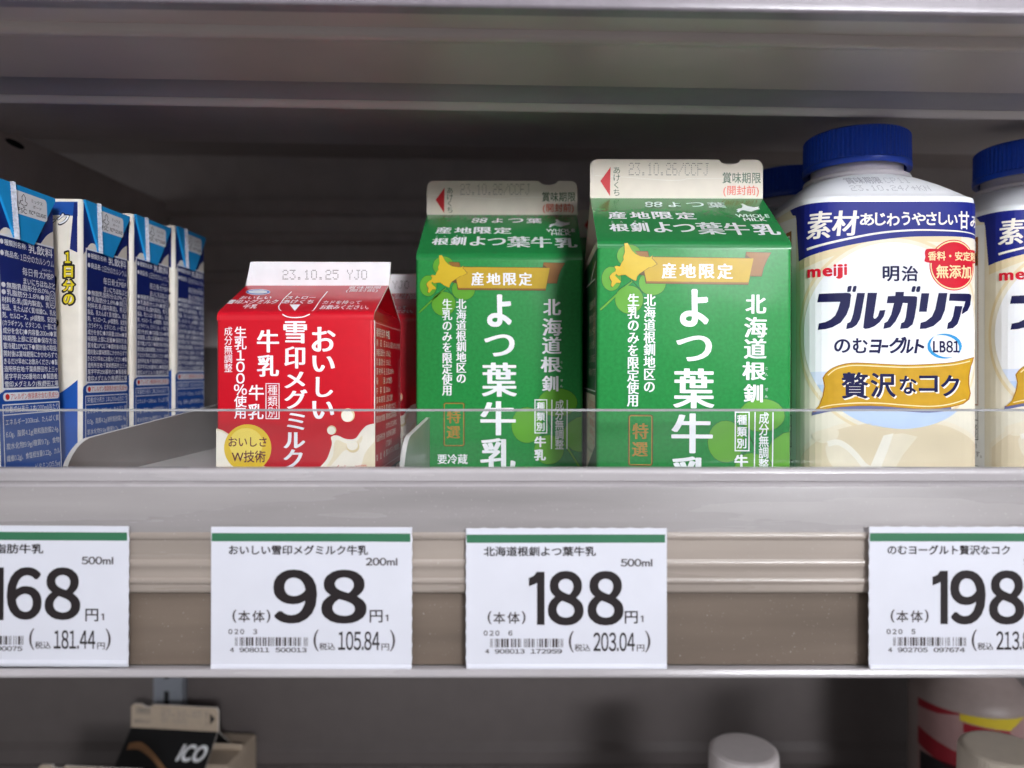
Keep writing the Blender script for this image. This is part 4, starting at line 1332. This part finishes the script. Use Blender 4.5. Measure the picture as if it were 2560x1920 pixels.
# red roundel with its banner
ru, rv = T_bottle(2384, 663)
ru = min(ru, 26.0)
def rdisc(r, du=0, dv=0): return [(ru + du + r * math.cos(t), rv + dv + r * math.sin(t) * 1.02) for t in [2 * math.pi * k / 48 for k in range(48)]]
A.poly(rdisc(9.6), l_red, 4, raw=True); A.poly(rdisc(9.25), l_trim, 5, raw=True); A.poly(rdisc(8.75), l_red, 6, raw=True)
A.poly(smooth_line([(ru - 11.2, rv + 5.6), (ru - 9, rv + 6.3), (ru, rv + 5.9), (ru + 9, rv + 6.1), (ru + 11, rv + 5.2), (ru + 10.6, rv + 3), (ru + 10.8, rv + 1.2), (ru, rv + .4), (ru - 10.6, rv + 1.0), (ru - 11.2, rv + 3)], 4, True), l_red, 7, raw=True)
A.emit_row('香料・安定剤', ru - 10.2, rv + 1.8, ru + 10.4, 3.4, l_trim, 8, 'bold')
A.emit_row('無添加', ru - 7.0, rv - 5.0, ru + 7.6, 5.0, l_trim, 8, 'bold')
# left flank: brown framed panel and tables
A.poly([(seam - 30, 6), (seam - .4, 6), (seam - .4, LT_ - 4), (seam - 30, LT_ - 2)], l_white, 1, raw=True)
A.poly([(seam - 30, LT_ - 8.6), (seam - 4.4, LT_ - 8.6), (seam - 4.4, LT_ - 21), (seam - 30, LT_ - 21)], l_brown, 2, raw=True)
A.T = lambda x, y: (x, y)
A.box(seam - 30, LT_ - 8.6, seam - 4.2, 35.0, .38, l_brown, 3)
A.rect(seam - 27, LT_ - 10.2, seam - 5.6, LT_ - 15.6, l_white, 4, .9); A.emit_row('届出番号記入欄', seam - 26.5, LT_ - 15.0, seam - 6, 4.2, l_ink, 5)
A.emit_row('【届出:消費者庁】', seam - 28, LT_ - 20.4, seam - 5.0, 3.6, black_ink, 5)
A.rect(seam - 28, LT_ - 26.0, seam - 6.2, LT_ - 27.2, black_ink, 4, .5); A.rect(seam - 27, LT_ - 27.2, seam - 8.2, 42.0, l_gold2, 4); A.rect(seam - 25, LT_ - 27.2, seam - 10.5, 42.0, l_gold, 5)
A.poly([(seam - 17, LT_ - 22.4), (seam - 8, LT_ - 26), (seam - 8.4, LT_ - 26.2), (seam - 17.4, LT_ - 22.7)], black_ink, 4, raw=True)
A.rect(seam - 28, 42.0, seam - 6.4, 40.8, black_ink, 5, .5)
A.colm('すっきりとしたおいしさ', seam - 9.4, 63, 44, 1.5, black_ink, 6)
A.box(seam - 30, 33.2, seam - 4.2, 20.0, .35, black_ink, 3); A.line([(seam - 30, 28.6), (seam - 4.2, 28.6)], .35, black_ink, 3)
A.emit_row('たんぱく質8.3g', seam - 29, 24.8, seam - 5, 3.0, black_ink, 3); A.emit_row('食塩相当量', seam - 29, 20.8, seam - 5, 3.4, black_ink, 3)
A.emit_row('(推定値)', seam - 14, 16.6, seam - 5, 2.4, black_ink, 3); A.emit_row('目安を示します。', seam - 24, 12.6, seam - 2.0, 2.8, black_ink, 3)
A.box(seam - 30, 9.0, seam - 3.6, -2, .35, black_ink, 3, 1.2)
b.build('label', yb, smooth=50)

copy_tree(yb, 229.8, 340, deck_z(340), 'yogurt drink bottle with blue cap cut off by the right edge of the photo')
copy_tree(yb, 140.0, 397.0, deck_z(397), 'hidden yogurt drink bottle, only its dark blue cap showing behind the green carton')

# ------------------------------------------------------------------ price tags in the rail
t_card = paper('tag card', (208, 209, 218), rough=.42, amp=.025, nscale=70)
t_edge = paper('tag card edge', (226, 224, 228), rough=.6)
t_green = paper('tag green band', (52, 108, 78), rough=.42, amp=.05, nscale=120)
t_ink = paper('tag black ink', (36, 30, 32), rough=.38)
t_ink2 = paper('tag thin ink', (56, 48, 48), rough=.5)
TS = FPX / 222.0 * 3.95      # enlarged-crop pixels per mm on the tag plane

EAN_L = ['0001101', '0011001', '0010011', '0111101', '0100011', '0110001', '0101111', '0111011', '0110111', '0001011']
PAR = ['LLLLLL', 'LLGLGG', 'LLGGLG', 'LLGGGL', 'LGLLGG', 'LGGLLG', 'LGGGLL', 'LGLGLG', 'LGLGGL', 'LGGLGL']
def ean(d):
    d = [int(c) for c in d]; s = '101'
    for k in range(6):
        c = EAN_L[d[k + 1]]
        if PAR[d[0]][k] == 'G': c = ''.join('1' if x == '0' else '0' for x in c)[::-1]
        s += c
    s += '01010'
    for k in range(6):
        s += ''.join('1' if x == '0' else '0' for x in EAN_L[d[k + 7]])
    return s + '101'

def price_tag(pxl, pyt, w, h, label, name, name_box, vol, digits, code, bar, tax, tilt=0.0, perf='r', foot=0.0):
    """pxl, pyt: photo pixel of the top left corner; w, h in photo pixels; coordinates below in enlarged tag pixels"""
    Y = 222.0
    X, Zt = (pxl - PX0) * Y / FPX, (PY0 - pyt) * Y / FPX
    Wm, Hm = w * Y / FPX, h * Y / FPX
    root = empty('price_tag', X, Y, Zt, label, 'price tag', 'white paper price tags in the shelf rail', rot=(0, tilt, 0))
    b = MB()
    def edge(p0, p1, on):
        n = 44; pts = []
        for k in range(n):
            f = k / n
            x, z = p0[0] + (p1[0] - p0[0]) * f, p0[1] + (p1[1] - p0[1]) * f
            if on and k:
                d = .16 if k % 4 == 0 else (-.05 if k % 4 == 2 else 0)
                L = math.hypot(p1[0] - p0[0], p1[1] - p0[1])
                x += (p1[1] - p0[1]) / L * -d * -1; z += -(p1[0] - p0[0]) / L * d * 1
            pts.append((x, z))
        return pts
    out = edge((0, -Hm), (Wm, -Hm), False) + edge((Wm, -Hm), (Wm, 0), 'r' in perf) + edge((Wm, 0), (0, 0), 't' in perf) + edge((0, 0), (0, -Hm), 'l' in perf)
    def bow(v): return .25 * math.sin(math.pi * min(1, max(0, -v / Hm)))
    mp = lambda u, v, h: (u, -h, v)
    b.slab(out, mp, -.28, 0, t_card, t_edge)
    A = Art(b, mp, lambda x, y: ((x - 105) / TS, -(y - 147) / TS), h0=.02, dh=.02)
    Wp = Wm * TS + 105
    A.rect(105 + 6, 208, Wp - 16, 290, t_green, 0)
    A.row(name, name_box[0], 328, name_box[1], 420, t_ink, 1, 'bold')
    A.row(vol, 1632, 452, 1945, 522, t_ink2, 1, 'bold', latin=True)
    one = [(0, .115), (.32, .075), (.50, .0), (1, 0), (1, 1), (.52, 1), (.52, .21), (.36, .235), (0, .275)]
    def draw_one(x0, y0, x1, y1, m):
        A.poly([(x0 + (x1 - x0) * a, y0 + (y1 - y0) * c) for a, c in one], m, 1)
    for c, x0, y0, x1, y1 in digits:
        if c == '1': draw_one(x0, y0, x1, y1, t_ink)
        else: A.fit(c, x0, y0, x1, y1, t_ink, 1, 'num')
    A.row('円', 1672, 956, 1800, 1086, t_ink, 1, 'med'); draw_one(1828, 1010, 1856, 1074, t_ink2)
    A.fits([('(', 318, 964, 356, 1092), ('本', 374, 972, 492, 1088), ('体', 514, 972, 636, 1088), (')', 654, 964, 692, 1092)], t_ink2, 1, 'med')
    A.fits([(c, 278 + 58 * k, 1156, 318 + 58 * k, 1206) for k, c in enumerate(code[0])], t_ink2, 1, 'bold'); A.fit(code[1], 522, 1156, 562, 1206, t_ink2, 1, 'bold')
    bits = ean(bar); x = 345; dx = (1062 - 345) / len(bits)
    k = 0
    while k < len(bits):
        if bits[k] == '1':
            j = k
            while j < len(bits) and bits[j] == '1': j += 1
            A.rect(x + k * dx, 1236, x + j * dx - dx * .12, 1322, t_ink2, 1); k = j
        else: k += 1
    A.row(bar[0], 294, 1340, 334, 1382, t_ink2, 1, 'bold', latin=True); A.row(bar[1:7], 388, 1340, 684, 1382, t_ink2, 1, 'bold', latin=True); A.row(bar[7:], 742, 1340, 1052, 1382, t_ink2, 1, 'bold', latin=True)
    A.fit('(', 1118, 1160, 1170, 1372, t_ink2, 1, 'thin'); A.fit(')', 1872, 1160, 1924, 1372, t_ink2, 1, 'thin')
    A.row('税込', 1175, 1290, 1332, 1360, t_ink2, 1, 'med')
    A.row(tax, 1362, 1182, 1772, 1356, t_ink, 1, 'med', latin=True); A.row('円', 1790, 1292, 1866, 1362, t_ink2, 1, 'med')
    b.build('card', root, smooth=0)
    b2 = MB()      # folded foot of the card sitting in the rail lip
    b2.extrude_x([(-.02, -Hm + 2.0), (-.55, -Hm + 1.5), (-.6, -Hm + .9), (-.25, -Hm + .2)], .15, Wm - .15, t_card)
    b2.build('folded_foot', root, smooth=60)
    return root

price_tag(528, 1317, 502, 360, 'white price tag reading 98 yen under the red carton', 'おいしい雪印メグミルク牛乳', (280, 1655), '200ml',
          [('9', 720, 566, 1152, 1100), ('8', 1194, 566, 1642, 1100)], ('020', '3'), '4908011500013', '105.84', .15, 'r')
price_tag(1165, 1321, 502, 356, 'white price tag reading 188 yen under the green carton', '北海道根釧よつ葉牛乳', (280, 1388), '500ml',
          [('1', 725, 576, 880, 1100), ('8', 912, 568, 1266, 1106), ('8', 1304, 568, 1660, 1106)], ('020', '6'), '4908013172959', '203.04', -.05, 'tl')
price_tag(-182, 1313, 504, 352, 'white price tag reading 168 yen, cut off by the left edge', '北海道低脂肪牛乳', (280, 1255), '500ml',
          [('1', 720, 560, 865, 1080), ('6', 895, 556, 1240, 1076), ('8', 1268, 556, 1622, 1076)], ('020', '4'), '4908013100075', '181.44', .3, 'r')
price_tag(2173, 1317, 502, 362, 'white price tag reading 198 yen, cut off by the right edge under the bottles', 'のむヨーグルト贅沢なコク', (285, 1495), '900g',
          [('1', 730, 580, 882, 1106), ('9', 905, 574, 1256, 1110), ('8', 1288, 574, 1640, 1110)], ('020', '5'), '4902705097674', '213.84', .1, 'tl')

# ------------------------------------------------------------------ things on the shelf below
k_black = paper('black carton print', (22, 22, 24), rough=.45)
k_bronze = paper('bronze swirl print', (150, 110, 76), rough=.4, amp=.15, nscale=60)
k_board = paper('beige carton board', (178, 162, 144), rough=.5)
k_grey = paper('grey carton ink', (90, 96, 98), rough=.5)
def big_carton(X, Yf, Z, label, rot, roof_m, body_m, detail, H=186.0):
    W, fh = 70.0, 18.0
    Gc = Gable('milk_carton', W, H, 30, 34, fh, X, Yf, Z, label, 'tall milk cartons on the shelf below', body_m, roof_m, k_board, body_m,
               fin_out=[(-u, v) for u, v in reversed(green_fin(W, fh))], rot=rot)
    S, Q = Gc.seal, Gc.slope
    if detail:
        S.emit_row('消費期限', -31.5, 10.5, -19.5, 5.2, k_grey); S.emit_row('開封前のもの', -32, 3.5, -19.5, 3.2, k_grey)
        S.T = lambda x, y: (x, y)
        S.dots('23.10.23', -10, 14.5, 22, 10.5, grey_ink); S.dots('CF 1220', -10, 8.5, 10, 5.2, grey_ink)
        S.poly([(28.5, 14.0), (32.5, 9.5), (28.5, 5.0)], k_black, 1, raw=True); S.T = lambda x, y: (x, y); S.colm('あけくち', 25.8, 15, 4, 2.0, k_grey)
        Q.T = lambda x, y: (x, y)
        w = smooth_line([(-31, 36), (-22, 37), (-10, 31), (6, 20), (20, 15), (31, 15)], 6)
        Q.poly([(u, v + 1.0) for u, v in w] + [(u, v - 3.6 - .6 * math.sin(i * .3)) for i, (u, v) in reversed(list(enumerate(w)))], k_bronze, 1, raw=True)
        Q.row('ICO', 10, 38, 31, 27, white_ink, 2, 'heavy', shear=.18, latin=True)
        Q.row('サンラクト乳飲料', -22, 15, 22, 8, k_grey, 2, 'med')
    else:
        S.emit_row('開封前', -6, 9, 8, 4, k_grey); S.emit_row('賞味期限', -30, 5, -14, 4.0, k_grey)
    Gc.done()
LD = -492.0
big_carton(-268.0, 528.0, LD, 'black milk carton with a bronze swirl on the dark shelf below', (0, 0, -6), k_black, k_black, True)
big_carton(-270.0, 424.0, LD, 'pale topped milk carton at the bottom left corner, mostly below the photo edge', (0, 0, -5), k_black, k_black, False, 195.0)

bx = empty('paper_carton', -243.0, 596 - 26, LD, 'plain beige carton standing behind the black milk carton on the shelf below', 'carton', rot=(0, 0, -4))
b = MB(); b.box(-25, 25, -25, 25, 0, 202, k_board, 3.0); b.build('body', bx)
b = MB(); b.box(-24.5, 24.5, -.8, .8, 201.5, 206, k_board, .5); b.build('top_seal', bx)

c_white = mat('white screw cap plastic', (216, 208, 208), rough=.45, amp=.03)
c_beige = mat('ivory screw cap plastic', (212, 200, 184), rough=.45, amp=.03)
def plain_bottle(X, Y, ztop, rc, label, capm, rib, bodym):
    root = empty('milk_bottle', X, Y, LD, label, 'bottle')
    H = ztop - LD
    b = MB()
    b.loft([circ(32, 0, 64), circ(33, 2, 64), circ(33, H - 62, 64), circ(31, H - 48, 64), circ(24, H - 34, 64), circ(rc - 3, H - 24, 64), circ(rc - 3, H - 8, 64)], bodym, True)
    b.build('body', root)
    b = MB()
    def rr_(r, z, d): return [((r + (d if k % 3 == 1 else 0)) * math.sin(2 * math.pi * k / 216), -(r + (d if k % 3 == 1 else 0)) * math.cos(2 * math.pi * k / 216), z) for k in range(216)]
    b.loft([rr_(rc, H - 19, 0), rr_(rc, H - 18, rib), rr_(rc - .4, H - 3.0, rib), rr_(rc - .8, H - 1.2, 0), rr_(rc - 2.2, H - .1, 0), rr_(rc - 4, H, 0)], capm, False, True)
    b.build('cap', root)
plain_bottle((1859 - PX0) * 440 / FPX, 440, -(1869 - PY0) * 440 / FPX, 20.5, 'bottle on the shelf below showing only a smooth white round cap', c_white, .05, y_white)
plain_bottle((2506 - PX0) * 385 / FPX, 385, -(1868 - PY0) * 385 / FPX, 20.5, 'bottle on the shelf below with a ribbed ivory cap at the bottom right corner', c_beige, .35, y_white)

# round shouldered bottle with a red and yellow label, colours darkened for shade
yl = empty('yogurt_drum', 310.0, 520.0, LD, 'dim pinkish bottle with red and yellow label, behind the ivory cap at lower right', 'bottle', rot=(0, 0, -14))
b = MB()
SB = -(1800 - PY0) * 480 / FPX - LD
b.loft([circ(36, 0), circ(38, 3), circ(38, SB), circ(37.4, SB + 3), circ(35, SB + 7), circ(30, SB + 13), circ(24, SB + 19), circ(20, SB + 24), circ(20, SB + 42)], mat('shade darkened bottle plastic', (138, 124, 120), rough=.45), True, True)  # plastic darkened to carry the shade under the shelf
d_red = paper('shade darkened red ink', (132, 24, 36))
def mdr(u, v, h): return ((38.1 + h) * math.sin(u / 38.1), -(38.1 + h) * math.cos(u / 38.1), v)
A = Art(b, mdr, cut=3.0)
A.poly([(-46, 120), (46, 120), (46, SB - .5), (-46, SB - .5)], paper('shade darkened pink paper', (150, 118, 116)), 0, raw=True)  # label paper and red ink darkened with the bottle
A.poly([(-46, SB - 6), (-30, SB - 5), (-12, SB - .4), (-46, SB - .4)], d_red, 1, raw=True)
A.poly([(-16, SB - .4), (-16, SB - 5), (14, SB - 8), (26, SB - .4)], paper('yellow label ink', (190, 168, 40)), 1, raw=True)
A.poly([(-14, SB - 6), (14, SB - 8.5), (14, SB - 14), (-14, SB - 12)], d_red, 2, raw=True)
A.poly([(-46, SB - 20), (-12, SB - 28), (-12, SB - 42), (-46, SB - 32)], d_red, 1, raw=True)
A.poly([(-2, SB - 30), (10, SB - 14), (20, SB - 34), (8, SB - 60)], l_ink, 2, raw=True)
A.rect(-44, SB - 36, -16, SB - 60, black_ink, 1)
b.build('body', yl, smooth=50)
b = MB(); b.loft([circ(21, SB + 30), circ(21.4, SB + 31), circ(21.2, SB + 46), circ(20, SB + 47)], c_white, True, True); b.build('cap', yl)

bpy.data.objects.remove(_to)
bpy.data.curves.remove(_tc)
